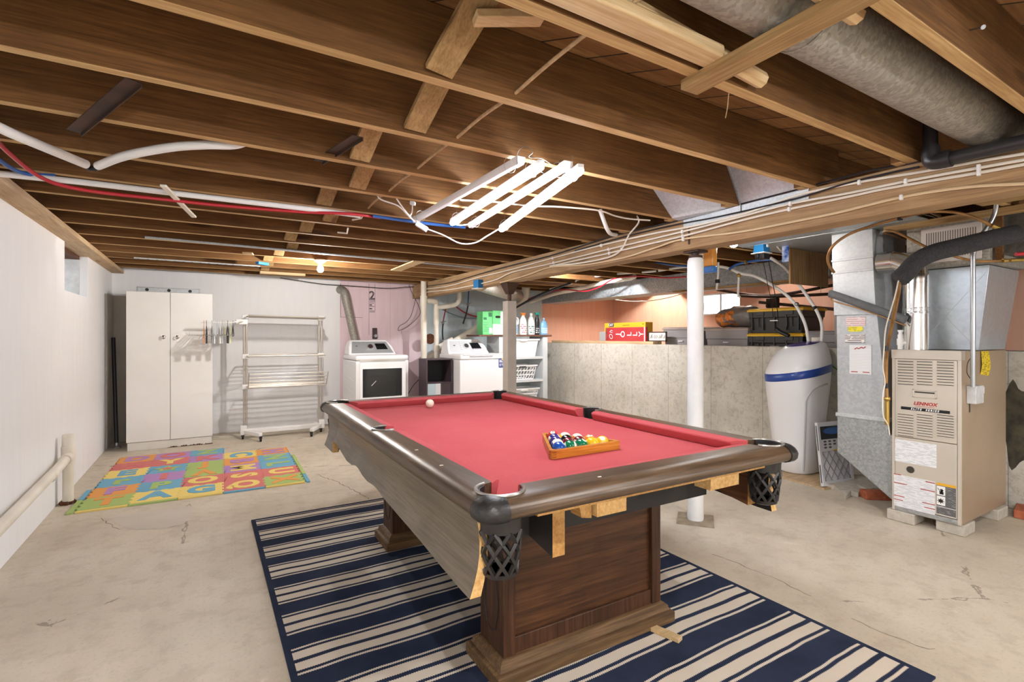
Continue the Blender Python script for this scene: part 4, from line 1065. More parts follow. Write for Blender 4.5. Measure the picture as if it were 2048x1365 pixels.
for z, wing in ((1.468,0),(.993,0),(.628,1)):
    s = MB(); sl = -.012 if z > 1.4 else 0.
    for k in range(9):
        y = yr-.24+.06*k; r = .0095 if k in (0,8) else .0055
        s.cyl((xl+.03,y,z+.004*(k in (0,8))), (xr+.02,y,z+sl+.004*(k in (0,8))), r, n=8)
    for x in (xl+.03,xr+.02): s.cyl((x,yr-.24,z), (x,yr+.24,z+(sl if x > 1 else 0)), .008, n=8)
    s.build('shelf_rods', Rm, t)
    for x in (xl+.014,xr+.006):
        MB().box((x-.035,yr-.032,z-.035), (x+.035,yr+.032,z+.022)).build('bracket', M['white_plastic'], t, bevel=.006)
s = MB()
for k in range(4): s.cyl((xl+.03,yr-.26-.035*k,.66+.045*k), (xr+.03,yr-.26-.035*k,.655+.045*k), .005, n=8)
for x in (xl+.03,xr+.03): s.cyl((x,yr-.24,.63), (x,yr-.37,.80), .006, n=8)
s.build('folding_wing', Rm, t)
ha = [(xl+.01,yr-.02,1.40), (xl-.03,yr-.18,1.405), (xl-.08,yr-.33,1.395), (.20,6.52,1.385), (-.04,6.52,1.385)]
MB().tube(smooth_path(ha,4), .008, 8).box((xl-.09,yr-.15,1.37), (xl+.03,yr-.02,1.43)).build('hanger_arm', M['white_plastic'], t, bevel=.003)
hc = [('peach','#d99a6c'),('black','#1d1d1f'),('white','#ececec'),('grey','#8f979b'),('clear white','#dfe6ea'),('pale blue','#b9c9d6'),('white','#eeeeec'),('silver','#b5babd'),('cream','#dcd9a8'),('black','#202022'),('yellow green','#d5dba0'),('black','#19191b')]
hp = ['outermost on the arm','second from the outer end','third from the outer end','fourth from the outer end','fifth from the outer end','sixth from the outer end','seventh from the outer end','eighth from the outer end','fourth from the rack post','third from the rack post','second from the rack post','nearest the rack post']
hm = {}
for k, (cn, ch) in enumerate(hc):
    if ch not in hm: hm[ch] = plain('hanger_%d' % k, ch, .4)
    x = -.015+k*.0255; a = random.uniform(-.05,.05)
    c = V((x,6.52,1.385)); u = V((sin(a),cos(a),0))
    hw = .155
    hook = [c+V((0,0,.0105))+u*(.012*cos(q))+V((0,0,.012*sin(q)-.002)) for q in [radians(d) for d in (-30,20,70,120,165)]]
    hook = hook[:5]+[c+u*(-.006)+V((0,0,-.01)), c+V((0,0,-.045))]
    b = MB().tube(smooth_path(hook,3), .0022, 6)
    body = [c+V((0,0,-.045)), c+u*hw*.5+V((0,0,-.085)), c+u*hw+V((0,0,-.135)), c+u*hw*.9+V((0,0,-.152)), c-u*hw*.9+V((0,0,-.152)), c-u*hw+V((0,0,-.135)), c-u*hw*.5+V((0,0,-.085))]
    b.tube(body, .0046, 6, closed=True)
    # trouser clips drop a little lower on some
    if k % 3 != 2: b.box(c+u*.09+V((-.006,-.008,-.235)), c+u*.09+V((.006,.008,-.148))).box(c-u*.09+V((-.006,-.008,-.235)), c-u*.09+V((.006,.008,-.148)))
    tag(b.build('clothes_hanger', hm[ch], origin=c), '%s clothes hanger on the drying rack arm, %s' % (cn, hp[k]), 'hanger', 'clothes hangers on the drying rack')

# ================================================================ dryer
wm = M['white_metal']; panelm = plain('console_silver', '#b4b7ba', .35, .4); dkglass = plain('dark_door_glass', '#14181c', .06, 0, spec=.8)
def console(t, x0, x1, yf, yb, zt, zf, inset_l, inset_r):
    """sloping control console: front foot yf, back yb, top zt, foot height zf"""
    b = MB()
    def sec(f, dx):   # f 0 bottom..1 top
        return None
    lo = [V((x0,yf,zf)), V((x1,yf,zf)), V((x1,yb,zf)), V((x0,yb,zf))]
    mi = [V((x0+inset_l*.35,yf+(yb-yf)*.28,zf+(zt-zf)*.55)), V((x1-inset_r*.35,yf+(yb-yf)*.28,zf+(zt-zf)*.55)), V((x1-inset_r*.3,yb,zf+(zt-zf)*.55)), V((x0+inset_l*.3,yb,zf+(zt-zf)*.55))]
    hi = [V((x0+inset_l,yf+(yb-yf)*.55,zt)), V((x1-inset_r,yf+(yb-yf)*.55,zt)), V((x1-inset_r,yb,zt-.01)), V((x0+inset_l,yb,zt-.01))]
    b.loft([lo,mi,hi]); return b.build('console', wm, t, bevel=.012, seg=3)
def appliance(name, label, cat, x0, x1, yf, yb, zt, dryer):
    t = thing(name, label, cat, ((x0+x1)/2,(yf+yb)/2,0))
    MB().box((x0,yf,.02), (x1,yb,zt-.07)).build('body', wm, t, bevel=.012, seg=3)
    MB().box((x0-.001,yf-.008,zt-.068), (x1+.001,yb,zt)).build('top_panel', wm, t, bevel=.03 if dryer else .02, seg=4)
    cz = zt-.004
    yc0, yc1 = yb-.30, yb-.02
    zt2 = 1.178 if dryer else 1.186
    con = console(t, x0+.012, x1-.03, yc0, yc1, zt2, cz, .05, .10)
    # sloping panel face, lies between foot and top edges
    def fp(u, v, o=.004):      # u 0..1 across, v 0..1 up
        xa = (x0+.012)*(1-v)+(x0+.062)*v; xb = (x1-.03)*(1-v)+(x1-.13)*v
        y = yc0+(yc1-yc0)*(.28*v/.55 if v < .55 else .28+.27*(v-.55)/.45); z = cz+(zt2-cz)*v
        return V((xa+(xb-xa)*u,y,z))+V((0,-.8,.6))*o
    def patch(b, u0, u1, v0, v1, o, mi=0):
        n = 8
        lo = [fp(u0+(u1-u0)*i/n, v0, o) for i in range(n+1)]
        mid = [fp(u0+(u1-u0)*i/n, .55, o) for i in range(n+1)] if v0 < .55 < v1 else None
        hi = [fp(u0+(u1-u0)*i/n, v1, o) for i in range(n+1)]
        rows = [lo]+([mid] if mid else [])+[hi]
        b.loft(rows, cap=False, mi=mi, closed=False)
    b = MB(); patch(b, .05, .96, .10, .88, .004); b.build('control_panel', panelm if dryer else plain('washer_panel','#cfd2d6',.35,.2), con, recalc=False)
    b = MB(); patch(b, .62, .88, .34, .74, .006); b.build('display', dkglass, con, recalc=False)
    p = fp(.48, .50, .004); ax = V((0,-.84,.54))
    R = ax.to_track_quat('Z','Y').to_matrix()
    MB().lathe([(.0,.0),(.040,.0),(.040,.008),(.034,.018),(.034,.022),(.0,.022)], p, 24, R=R).build('dial', M['chrome'], con)
    MB().lathe([(.0,.022),(.030,.022),(.028,.026),(.0,.026)], p, 24, R=R).build('dial_face', plain('dial_dark','#3a2a28',.3) if dryer else M['black'], con)
    b = MB(); q = fp(.16,.55,.006); b.beam(q+V((-.014,0,0)), q+V((.014,0,0)), .004, .014, up=(0,-.6,.8)).beam(q+V((0,.004,-.012)), q+V((0,-.004,.012)), .016, .004, up=(0,1,0)); b.build('logo', plain('logo_grey','#6d7176',.4), con)
    b = MB()
    for j in range(5):
        q = fp(.33,.28+.13*j,.006); b.box(q-V((.008,.001,.002)), q+V((.008,.001,.002)))
    for j in range(4):
        q = fp(.645+.06*j,.30,.007); b.box(q-V((.006,.001,.003)), q+V((.006,.001,.003)))
    b.build('indicator_marks', plain('marks_grey','#8a8d92',.4), con)
    return t
t = appliance('clothes_dryer', 'white front-loading dryer with a dark glass door beside the pink wall', 'dryer', 1.614, 2.300, 6.43, 7.14, .985, True)
d = MB().prism([(x+1.955,z+.62) for x, z in rrect(.60,.56,.03)], 6.404, 6.4285, 'y').build('door', wm, t, bevel=.006)
MB().prism([(x+1.945,z+.635) for x, z in rrect(.51,.36,.006)], 6.4015, 6.4045, 'y').build('door_glass', dkglass, d)
MB().beam((1.80,6.401,.60), (1.86,6.401,.66), .005, .0012, up=(0,1,0)).build('painted_glint', M['white_plastic'], d)  # thin white strip painted as a glint on the door glass
MB().prism([(x+1.955,z+.918) for x, z in rrect(.60,.030,.012)], 6.422, 6.4295, 'y').build('handle_recess', plain('satin_silver','#c8c5bf',.3,.6), t)
b = MB()
for z in (.80,.66,.50,.36): b.hexa([(1.612,6.55,z),(1.614,6.55,z),(1.614,6.55,z+.006),(1.612,6.55,z+.006)], [(1.612,7.05,z+.045),(1.614,7.05,z+.045),(1.614,7.05,z+.051),(1.612,7.05,z+.051)])
b.build('side_rib', wm, t)
tag(MB().tube(smooth_path([at(816,789,y=6.8), at(828,770,y=6.85), at(846,752,y=6.9)]), .005, 7).build('power_cord', M['black'], origin=at(816,789,y=6.8)), 'black power cord between the dryer and the dark cube shelf', 'cord')
# vent duct
t = thing('vent_duct', 'grey metal vent duct rising from the dryer into the pink wall', 'duct', (1.79,7.24,1.1))
MB().cyl((1.835,7.235,1.02), (1.690,7.245,1.70), .054, n=24).build('pipe', M['galv_dull'], t)
MB().tube(smooth_path([(1.690,7.245,1.695), (1.672,7.25,1.79), (1.655,7.28,1.86), (1.64,7.34,1.885), (1.635,7.398,1.89)],5), .058, 24).build('elbow', M['galv_dull'], t)
MB().cyl((1.697,7.2445,1.66), (1.688,7.2452,1.705), .0565, n=24).build('collar', M['galv_dull'], t)
# outlet on the wall
t = thing('wall_outlet', 'dark wall outlet with a round silver plug on the pink board', 'outlet', at(749,668,y=YB))
p = at(749,668,y=YB)
MB().box((p.x-.034,YB-.02,p.z-.075), (p.x+.034,YB,p.z+.085)).build('plate', plain('dark_outlet','#3d2a2b',.5,0,'#5b4442',40), t, bevel=.004)
MB().lathe([(.028,0),(.028,.025),(.02,.034),(.0,.034)], (p.x+.004,YB-.02,p.z-.032), 18, R=Matrix.Rotation(radians(90),3,'X')).build('plug', M['steel'], t)
# loose dark wires on the pink wall
w1 = smooth_path([at(u,v,y=7.30) for u, v in ((560,556),(600,562),(650,569),(700,572),(740,575),(780,577),(820,574),(836,575))])
tag(MB().tube(w1, .005, 6).build('black_wire', M['black'], origin=w1[0]), 'black wire strung along the top of the back wall', 'wire')
w2 = smooth_path([at(u,v,y=7.28) for u, v in ((818,570),(824,586),(834,605),(840,620),(839,630),(830,641),(815,654),(800,661),(796,660),(800,652),(812,645),(822,632),(828,612),(832,594),(835,584))])
tag(MB().tube(w2, .004, 6).build('black_wire', M['black'], origin=w2[0]), 'loose loop of thin black wire hanging on the pink board', 'wire')

# ================================================================ washer
t = appliance('washing_machine', 'white top-loading washer between the dark cube shelf and the boxed post', 'washer', 2.861, 3.547, 6.03, 6.72, .985, False)
MB().box((2.90,6.018,.975), (3.53,6.40,.992)).build('lid', wm, t, bevel=.006)
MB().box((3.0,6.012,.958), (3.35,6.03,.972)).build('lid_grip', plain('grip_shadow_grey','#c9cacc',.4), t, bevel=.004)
st = MB().prism([(x+3.487,z+.865) for x, z in rrect(.085,.135,.012)], 6.0275, 6.0298, 'y').build('energy_sticker', plain('sticker_blue','#3b4f92',.5), t)
b = MB().lathe([(.0,0),(.020,0),(.020,.0008),(.0,.0008)], (3.512,6.0275,.915), 18, R=Matrix.Rotation(radians(90),3,'X'), mi=1)
for z, x0, x1 in ((.900,3.455,3.49),(.887,3.455,3.50),(.874,3.455,3.525),(.845,3.455,3.495),(.825,3.455,3.485)): b.box((x0,6.0268,z-.004), (x1,6.0276,z+.004), 0)
b.box((3.503,6.0268,.822), (3.525,6.0276,.856), 0)
b.build('sticker_print', [M['white_plastic'], plain('sticker_gold','#d8c77a',.5)], st)
# dark cube shelf
t = thing('cube_shelf', 'dark purple-brown open cube shelf between dryer and washer', 'shelf', (2.655,6.36,0))
dp = plain('dark_laminate', '#42343b', .45, 0, '#4b3c44', 4); bk = plain('black_back','#151316',.6)
x0, x1, y0, y1 = 2.469, 2.838, 6.22, 6.50
b = MB().box((x0,y0,0), (x0+.016,y1,.93)).box((x1-.016,y0,0), (x1,y1,.93))
for z in (0.,.300,.607,.914): b.box((x0+.016,y0,z), (x1-.016,y1,z+.016))
b.build('frame', dp, t, bevel=.0015)
MB().box((x0+.016,y1-.006,.30), (x1-.016,y1,.914)).build('back_panel', bk, t)
MB().box((x0+.018,y0+.005,.316), (x0+.20,y0+.02,.605)).build('drawer_front', plain('pale_blue_bin','#a9bac2',.6), t, bevel=.002)
b = MB().box((x0+.128,y0+.003,.318), (x0+.20,y0+.0055,.603)); b.build('drawer_strip', plain('grey_strip','#c3c3c6',.6), t)
MB().box((x0+.204,y0+.004,.316), (x1-.018,y0+.02,.605)).build('drawer_front', dp, t, bevel=.002)

# ================================================================ drain and water pipes behind the washer
t = thing('stand_pipe', 'white plastic drain pipe with tee and branches at the far end of the girder', 'pipe', (2.646,6.78,.9))
pc = (2.643,6.76)
MB().cyl((*pc,.05), (*pc,2.2), .042, n=20).cyl((*pc,1.66), (*pc,1.80), .050, n=20).cyl((*pc,1.74), (pc[0]+.20,6.82,1.735), .038, n=16).build('riser', M['pvc'], t)
x2, y2 = 2.875, 6.86
MB().tube(smooth_path([(2.80,6.83,1.735), (2.865,6.855,1.725), (2.878,6.86,1.66)],4), .038, 16).cyl((x2,y2,.55), (x2,y2,1.70), .034, n=18).cyl((x2,y2,1.02), (x2,y2,1.10), .046, n=18).cyl((x2,y2,1.40), (x2,y2,1.66), .042, n=18).build('branch', M['pvc'], t)
MB().tube(smooth_path([(x2,y2,1.66), (x2+.05,y2-.01,1.655), (x2+.30,y2,1.70), (x2+.36,y2,1.76), (x2+.37,y2,1.84), (x2+.37,y2,2.1)],4), .036, 16).build('upper_branch', M['pvc'], t)
MB().tube(smooth_path([(x2,y2+.02,1.08), (x2+.10,y2+.05,1.10), (x2+.30,y2+.12,1.19)],3), .030, 14).build('lower_branch', M['pvc'], t)
MB().lathe([(.06,0),(.075,.01),(.08,.03),(.0,.03)], (x2+.02,YB-.22,1.19), 20, R=Matrix.Rotation(radians(90),3,'X')).build('wall_flange', M['rust'], t)
t = thing('sewer_pipe', 'fat cream plastic sewer pipe slanting down behind the washer and boxed post', 'pipe', at(960,655,y=7.2))
pts = smooth_path([at(1052,560,y=7.0), at(1052,580,y=7.0), at(1048,598,y=7.0), at(1030,613,y=7.0), at(975,645,y=6.98), at(890,697,y=6.95), at(850,722,y=6.94)],5)
MB().tube(pts, .060, 20).build('pipe', M['pvc'], t)
MB().tube([at(1052,562,y=7.0), at(1052,583,y=7.0)], .068, 20).build('coupling', M['pvc'], t)
# taps and hoses
for c, lab, a, m_, e in (((886,628),'short red supply pipe ending in a washer tap above the washer',((894,609),(890,625),(886,645)),'pex_red',((886,648),(885,665),(886,680))),((935,630),'blue supply pipe ending in a washer tap beside the diagonal drain',((938,575),(937,592),(936,608)),'pex_blue',((936,612),(932,630),(926,648)))):
    y = 7.25; pp = [at(u,v,y=y) for u, v in a]; hh = smooth_path([at(u,v,y=y-.03) for u, v in e])
    t = thing('supply_tap', lab, 'pipe', pp[-1], 'supply taps above the washer')
    MB().tube(smooth_path(pp), .010, 8).build('pipe', M[m_], t)
    q = pp[-1]; MB().box(q-V((.014,.02,.03)), q+V((.014,.02,.012))).beam(q+V((-.04,-.02,.0)), q+V((.04,-.02,.015)), .012, .012).build('tap', M['steel'], t, bevel=.003)
    MB().tube(hh, .012, 8).build('hose', M['black'], t)
rp = smooth_path([at(u,v,y=7.28) for u, v in ((906,608),(918,618),(932,627),(946,632),(960,634),(972,635))])
tag(MB().tube(rp, .010, 8).build('red_water_pipe', M['pex_red'], origin=rp[0]), 'red water pipe curving across the blue board to the green box', 'pipe')
rp = smooth_path([at(u,v,y=7.33) for u, v in ((872,611),(890,622),(910,631),(930,636),(950,637),(962,636))])
tag(MB().tube(rp, .009, 8).build('grey_water_pipe', plain('grey_pex','#7f989d',.4), origin=rp[0]), 'grey water pipe curving across the blue board below the red one', 'pipe')
# round dusty duct behind the girder
t = thing('round_duct', 'round dusty duct slanting behind the girder to the back right corner', 'duct', (3.6,6.2,1.87))
MB().cyl((2.95,5.62,1.90), (4.22,6.80,1.87), .105, n=28).build('pipe', M['galv_dull'], t)
# the insulated dark pipe and white flex over the shelf
rp = smooth_path([at(1030,617,y=6.9), at(1060,600,y=6.5), at(1090,586,y=6.1), at(1140,567,y=5.6)])
tag(MB().tube(rp, .018, 10).build('dark_pipe', M['blackpipe'], origin=rp[0]), 'dark insulated pipe slanting above the laundry shelves', 'pipe')

# ================================================================ laundry shelf unit with baskets and bottles
sh = plain('shelf_paint', '#c6cbcd', .45, 0, '#d3d7d8', 3)
t = thing('laundry_shelf', 'grey-white open laundry shelf unit with a dark top board', 'shelf', (4.1,6.6,0))
x0, x1, y0, y1 = 3.665, 4.53, 6.40, 6.78
for x in (x0,x1-.085): MB().box((x,y0,0), (x+.085,y0+.02,1.225)).box((x,y1-.02,0), (x+.085,y1,1.225)).box((x if x > 4 else x, y0+.02,0), ((x+.02) if x < 4 else x+.085, y1-.02,1.225)).build('upright', sh, t, bevel=.002)
for z in (.20,.572,.920): MB().box((x0+.02,y0+.012,z-.02), (x1-.02,y1,z)).box((x0+.085,y0+.002,z-.035), (x1-.085,y0+.014,z)).build('shelf_board', sh, t, bevel=.002)
MB().box((3.33,6.385,1.226), (4.60,6.80,1.252)).build('top_board', wood('dark_top_board','#4b3227','#6b4a3a','#8a6450','x',.6), t, bevel=.002)
def basket(label, cx, w, h, z, kind, yf=6.43, dpt=.30):
    t = thing('laundry_basket', label, 'laundry basket', (cx,yf+dpt/2,z), 'white laundry baskets on the shelves')
    wt, wb = w/2, w/2-.045
    def ring(f, o=0.):
        ww = wb+(wt-wb)*f-o; dd = dpt/2-.03*(1-f)-o
        return [V((cx+a*ww, yf+dpt/2+d*dd, z+h*f)) for a, d in ((-1,-1),(1,-1),(1,1),(-1,1))]
    # base and rim
    MB().loft([ring(0.), ring(.03), ring(.03,.01)]).build('base', M['white_plastic'], t)
    b = MB(); b.loft([ring(.90), ring(.90,-.018), ring(1.,-.02), ring(1.,.006), ring(.90,.004)], cap=False); b.build('rim', M['white_plastic'], t, bevel=.003)
    # walls of bars
    b = MB()
    def P(side, s, f):
        r = ring(f); i = side; a, c = r[i], r[(i+1) % 4]; return a.lerp(c, s)
    if kind == 'solid':
        b.loft([ring(0.02), ring(.92)], cap=False); b.loft([ring(0.02,.004), ring(.92,.004)], cap=False)
        for r_ in range(6):
            for k in range(14):
                q = P(0, (k+.5)/14, .12+.11*r_); b.box(q-V((.006,.0025,.006)), q+V((.006,.002,.006)))
    else:
        nb = 22 if kind == 'slot' else 9
        sl = 0. if kind == 'slot' else .06
        wd = .0065 if kind == 'slot' else .011
        for side in range(4):
            m_ = nb if side % 2 == 0 else int(nb*.7)
            for k in range(m_+1):
                s = k/m_
                for fa, fb in ((.04,.33),(.33,.62),(.62,.92)) if kind != 'slot' else ((.04,.92),):
                    s2 = min(1., max(0., s+sl)); s1 = min(1., max(0., s-sl*.0))
                    b.beam(P(side,s1,fa), P(side,s2,fb), wd if side % 2 == 0 else .004, .004 if side % 2 == 0 else wd, up=(0,1,0) if side % 2 == 0 else (0,1,0))
            for f in ((.04,.33,.62,.90) if kind != 'slot' else (.04,.24,.44,.64,.84)):
                b.beam(P(side,0,f), P(side,1,f), .005, .016)
            f0 = .64
    b.build('wall', M['white_plastic'], t)
    MB().box((cx-.06,yf-.022,z+h*.86), (cx+.06,yf-.016,z+h*.93)).build('handle', M['black'] if kind == 'hole' else M['white_plastic'], t, bevel=.003)
basket('solid white laundry basket on the top shelf', 4.10, .56, .27, .921, 'solid')
basket('white laundry basket with slanted oval holes on the middle shelf', 4.08, .52, .22, .573, 'hole')
basket('white laundry basket with narrow slots on the lowest shelf', 4.11, .54, .24, .202, 'slot')
# green cartons on the top board
gr = plain('green_carton', '#5fbf72', .6, 0, '#72cc83', 6)
def carton(label, x0, x1, y0, y1, h):
    z = 1.2525; t = thing('carton', label, 'box', ((x0+x1)/2,(y0+y1)/2,z), 'green cartons on the laundry shelf')
    MB().box((x0,y0,z), (x1,y1,z+h)).build('box', gr, t, bevel=.002)
    return t, z
t, z = carton('green carton on the left of the laundry shelf top', 3.405, 3.563, 6.42, 6.60, .335)
b = MB().box((3.50,6.4185,z+.26), (3.555,6.4198,z+.32)).box((3.418,6.4185,z+.215), (3.47,6.4198,z+.25))
for k in range(6): b.box((3.418,6.4185,z+.05+.024*k), (3.418+random.uniform(.05,.10),6.4198,z+.055+.024*k))
b.build('print', plain('dark_green_print','#2f7346',.6), t)
MB().box((3.51,6.4182,z+.02), (3.560,6.4199,z+.10)).build('panel', M['white_plastic'], t)
t, z = carton('green and white carton with a dark hand hole beside the boxed post', 3.568, 3.75, 6.42, 6.60, .352)
MB().prism([(x+3.655,q+z+.26) for x, q in rrect(.085,.035,.017)], 6.4182, 6.4199, 'y').build('hand_hole', M['black'], t)
b = MB()
for a, c in ((3.59,.02),(3.66,.02),(3.59,.085),(3.66,.085)): b.box((a,6.4185,z+c), (a+.062,6.4198,z+c+.055))
b.build('print', plain('carton_grey','#8a8f8c',.6), t)
MB().box((3.569,6.4182,z), (3.749,6.4191,z+.155)).box((3.7,6.4182,z+.16), (3.749,6.4191,z+.34)).build('panel', plain('carton_pale','#d5ecd2',.6), t)
# bottles
def bottle(label, cx, cy, w, d, h, col, cap, cap_col, neck=.3, lab=None, handle=False, spray=False, colname='x'):
    z = 1.2525; t = thing('bottle', label, 'bottle', (cx,cy,z), 'bottles on the laundry shelf')
    prof = [(0,.92),(.03,1.),(.55,1.),(.70,.86),(.80,.55),(.86,neck),(.90,neck)]
    rings = []
    for f, s in prof:
        rings.append([V((cx+w/2*s*cos(a)*(1 if abs(cos(a)) < .7 else 1.0), cy+d/2*s*sin(a), z+h*f)) for a in [2*pi*k/20 for k in range(20)]])
    MB().loft(rings).build('body', plain('bottle_'+colname, col, .3), t)
    cm_ = plain('cap_'+colname, cap_col, .4)
    if spray:
        MB().loft([[V((cx+a*sx, cy+d_*.016, z+h*f)) for a, d_ in ((-1,-1),(1,-1),(1,1),(-1,1))] for f, sx in ((.89,.022),(.93,.026),(.97,.045),(1.,.045))]).beam((cx+.03,cy,z+h*.96), (cx+.035,cy-.0,z+h*.84), .014, .012, up=(0,1,0)).build('trigger', cm_, t, bevel=.003)
    else:
        MB().cyl((cx,cy,z+h*.89), (cx,cy,z+h), w*neck*.62, w*neck*.55, n=16).build('cap', cm_, t)
    if handle:
        MB().tube(smooth_path([(cx-w*.1,cy-d*.3,z+h*.82), (cx+w*.38,cy-d*.35,z+h*.80), (cx+w*.47,cy-d*.38,z+h*.62), (cx+w*.40,cy-d*.42,z+h*.5)],4), .010, 8).build('handle', plain('handle_'+colname, col, .3), t)
    if lab:
        n = 9
        b = MB(); r0 = [V((cx+w/2*1.01*cos(a), cy+d/2*1.01*sin(a), z+h*lab[1])) for a in [radians(205+130*k/n) for k in range(n+1)]]
        r1 = [V((q.x,q.y,z+h*lab[2])) for q in r0]
        b.loft([r0,r1], cap=False, closed=False); b.build('label', lines('label_'+colname, lab[0], lab[3], 'z', .03, .5, .5, 60), t, recalc=False)
yb_ = 6.52
bottle('white jug with a pale blue label beside the boxed post', 3.985, yb_, .13, .10, .315, '#eef0f2', None, '#f2f2f2', .28, ('#a9cde6',.08,.48,'#5f94bd'), True, False, 'jug')
bottle('white spray bottle with an orange trigger head', 4.155, yb_, .125, .08, .335, '#f2f1ec', None, '#e98a35', .3, ('#f3efe2',.08,.5,'#b04a6a'), False, True, 'spray')
bottle('frosted clear jug with a dark green label', 4.305, yb_, .125, .09, .335, '#cfd8d6', None, '#e8e8e8', .32, ('#dfe7e4',.08,.42,'#20584e'), False, False, 'frosted')
bottle('black bottle with a teal cap', 4.415, yb_+.0, .085, .07, .345, '#23262b', None, '#1f9b8e', .5, ('#33383f',.05,.35,'#d5d5d5'), False, True, 'black')
bottle('light blue detergent bottle at the right end of the shelf top', 4.535, yb_-.01, .13, .08, .265, '#7fb6dd', None, '#8cc3e8', .2, ('#9cc9e6',.1,.42,'#eef4f8'), False, False, 'blue')
# ================================================================ furnace
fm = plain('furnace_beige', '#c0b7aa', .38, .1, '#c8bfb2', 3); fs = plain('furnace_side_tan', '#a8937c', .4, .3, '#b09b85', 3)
FX, FY0, FY1, FZ0, FZ1, FXB = 3.935, 1.212, 1.572, .072, 1.137, 4.73
t = thing('furnace', 'beige gas furnace cabinet standing on concrete blocks at the right', 'furnace', (4.3,1.39,.072))
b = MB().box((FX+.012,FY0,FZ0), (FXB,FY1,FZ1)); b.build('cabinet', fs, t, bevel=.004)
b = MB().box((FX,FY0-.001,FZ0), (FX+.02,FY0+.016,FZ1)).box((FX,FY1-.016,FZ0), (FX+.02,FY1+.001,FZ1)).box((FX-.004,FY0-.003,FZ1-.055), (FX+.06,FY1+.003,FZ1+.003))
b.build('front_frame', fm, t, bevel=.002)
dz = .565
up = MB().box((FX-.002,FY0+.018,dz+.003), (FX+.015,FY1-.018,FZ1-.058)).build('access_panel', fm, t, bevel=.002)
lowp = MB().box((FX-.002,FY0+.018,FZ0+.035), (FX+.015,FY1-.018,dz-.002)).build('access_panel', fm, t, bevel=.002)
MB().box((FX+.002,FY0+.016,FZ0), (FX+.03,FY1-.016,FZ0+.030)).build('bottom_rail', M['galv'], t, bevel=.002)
fx = FX-.002
def fyz(u, v): p = at(u,v,x=fx); return p.y, p.z
# louvres
slot = plain('louvre_slot', '#2b2722', .8)
for vt, vb in ((722,767),(827,869)):
    b = MB(); n = 9
    for u0, u1, dv in ((1795,1828,0),(1833,1866,2),(1873,1909,4)):
        y0, z0 = fyz(u0, vt+dv*.4); y1, _ = fyz(u1, vt); _, z1 = fyz(u0, vb+dv*.4)
        for k in range(n):
            z = z0+(z1-z0)*k/(n-1)
            b.prism([(fx-.0005,z-.004),(fx-.007,z-.002),(fx-.004,z+.005),(fx-.0005,z+.007)], y1, y0, 'y', 0) if False else b.add(
                [(fx,y0,z+.007),(fx,y1,z+.007),(fx-.0075,y1+.004,z-.001),(fx-.0075,y0-.004,z-.001),(fx-.0015,y0-.002,z-.0045),(fx-.0015,y1+.002,z-.0045)],
                [(0,1,2,3),(0,3,4),(1,5,2)], 0).quad((fx-.0006,y0-.002,z+.003),(fx-.0006,y1+.002,z+.003),(fx-.0006,y1+.002,z-.0055),(fx-.0006,y0-.002,z-.0055),1)
    b.build('louvres', [fm, slot], up, recalc=False)
# recessed handle
y0, z0 = fyz(1825,781); y1, z1 = fyz(1874,796)
b = MB(); zc = (z0+z1)/2
b.box((fx-.006,y0,zc+.018), (fx,y1,zc+.026)).box((fx-.006,y0,zc-.026), (fx,y1,zc-.018)).box((fx-.006,y0,zc-.026), (fx,y0-.010,zc+.026)).box((fx-.006,y1,zc-.026), (fx,y1+.010,zc+.026))
b.build('handle', fm, up, bevel=.002)
MB().box((fx-.0012,y0-.012,zc+.004), (fx,y1+.012,zc+.012)).build('handle_slot', slot, up)
# lettering
y, z = fyz(1850,809); redi = plain('lettering_red', '#a53027', .45)
b = MB().text('LENNOX', .029, facing((fx-.001,y,z),'-x'), 0, .0006, .25, .0012, 1.05)
ya, za = fyz(1831,814.5); b.box((fx-.0016,y+.054,z-.019), (fx-.0004,y-.050,z-.0168))
b.build('lettering', redi, up)
y0, z0 = fyz(1802,816); y1, z1 = fyz(1900,824.5); zc = (z0+z1)/2-.002
b = MB().box((fx-.0012,y0,zc-.0095), (fx,y1,zc+.0095), 0).text('ELITE  SERIES', .017, facing((fx-.0016,(y0+y1)/2,zc),'-x'), 1, .0005, .2, .0006, 1.5)
b.build('name_strip', [M['black'], M['white_plastic']], up)
# labels on the lower panel
def sheet(parent, x, y0, y1, z0, z1, m, name='label', o=.0012):
    return MB().box((x-o,y0,z0), (x,y1,z1)).build(name, m, parent)
paper = lines('furnace_label_print', '#dfe0e2', '#b4b8bd', 'z', .0075, .45, .5, 25)
y0, z0 = fyz(1790,878); y1, z1 = fyz(1873,926); zz1 = at(1790,922,x=fx).z
sheet(lowp, fx, y0, y1, (zz1), z0, paper, 'data_label')
y, z = fyz(1821,940)
MB().lathe([(.0,0),(.022,0),(.022,.002),(.0,.002)], (fx,y,z), 20, R=Matrix.Rotation(radians(-90),3,'Y')).build('sight_hole', plain('dark_sight_glass','#3f3a33',.3), lowp)
y0, z0 = fyz(1788,948); y1, _ = fyz(1870,960); z1 = at(1788,1011,x=fx).z
big = sheet(lowp, fx, y0, y1, z1, z0, lines('instruction_print','#e0e1e4','#b9bcc2','z',.0068,.45,.5,25), 'instruction_label')
b = MB()
for f0, f1, g in ((0,.18,1.),(.78,1.,.955),(0,.33,.735),(.66,1.,.70),(0,.27,.33),(.70,1.,.30),(0,.23,.21),(.75,1.,.17)):
    zz = z1+(z0-z1)*g; b.box((fx-.0018,y0+(y1-y0)*f0,zz-.0025), (fx-.001,y0+(y1-y0)*f1,zz+.0025))
b.build('red_rule', redi, big)
y2, z2 = fyz(1873,965); y3, _ = fyz(1912,972); z3 = at(1873,1027,x=fx).z
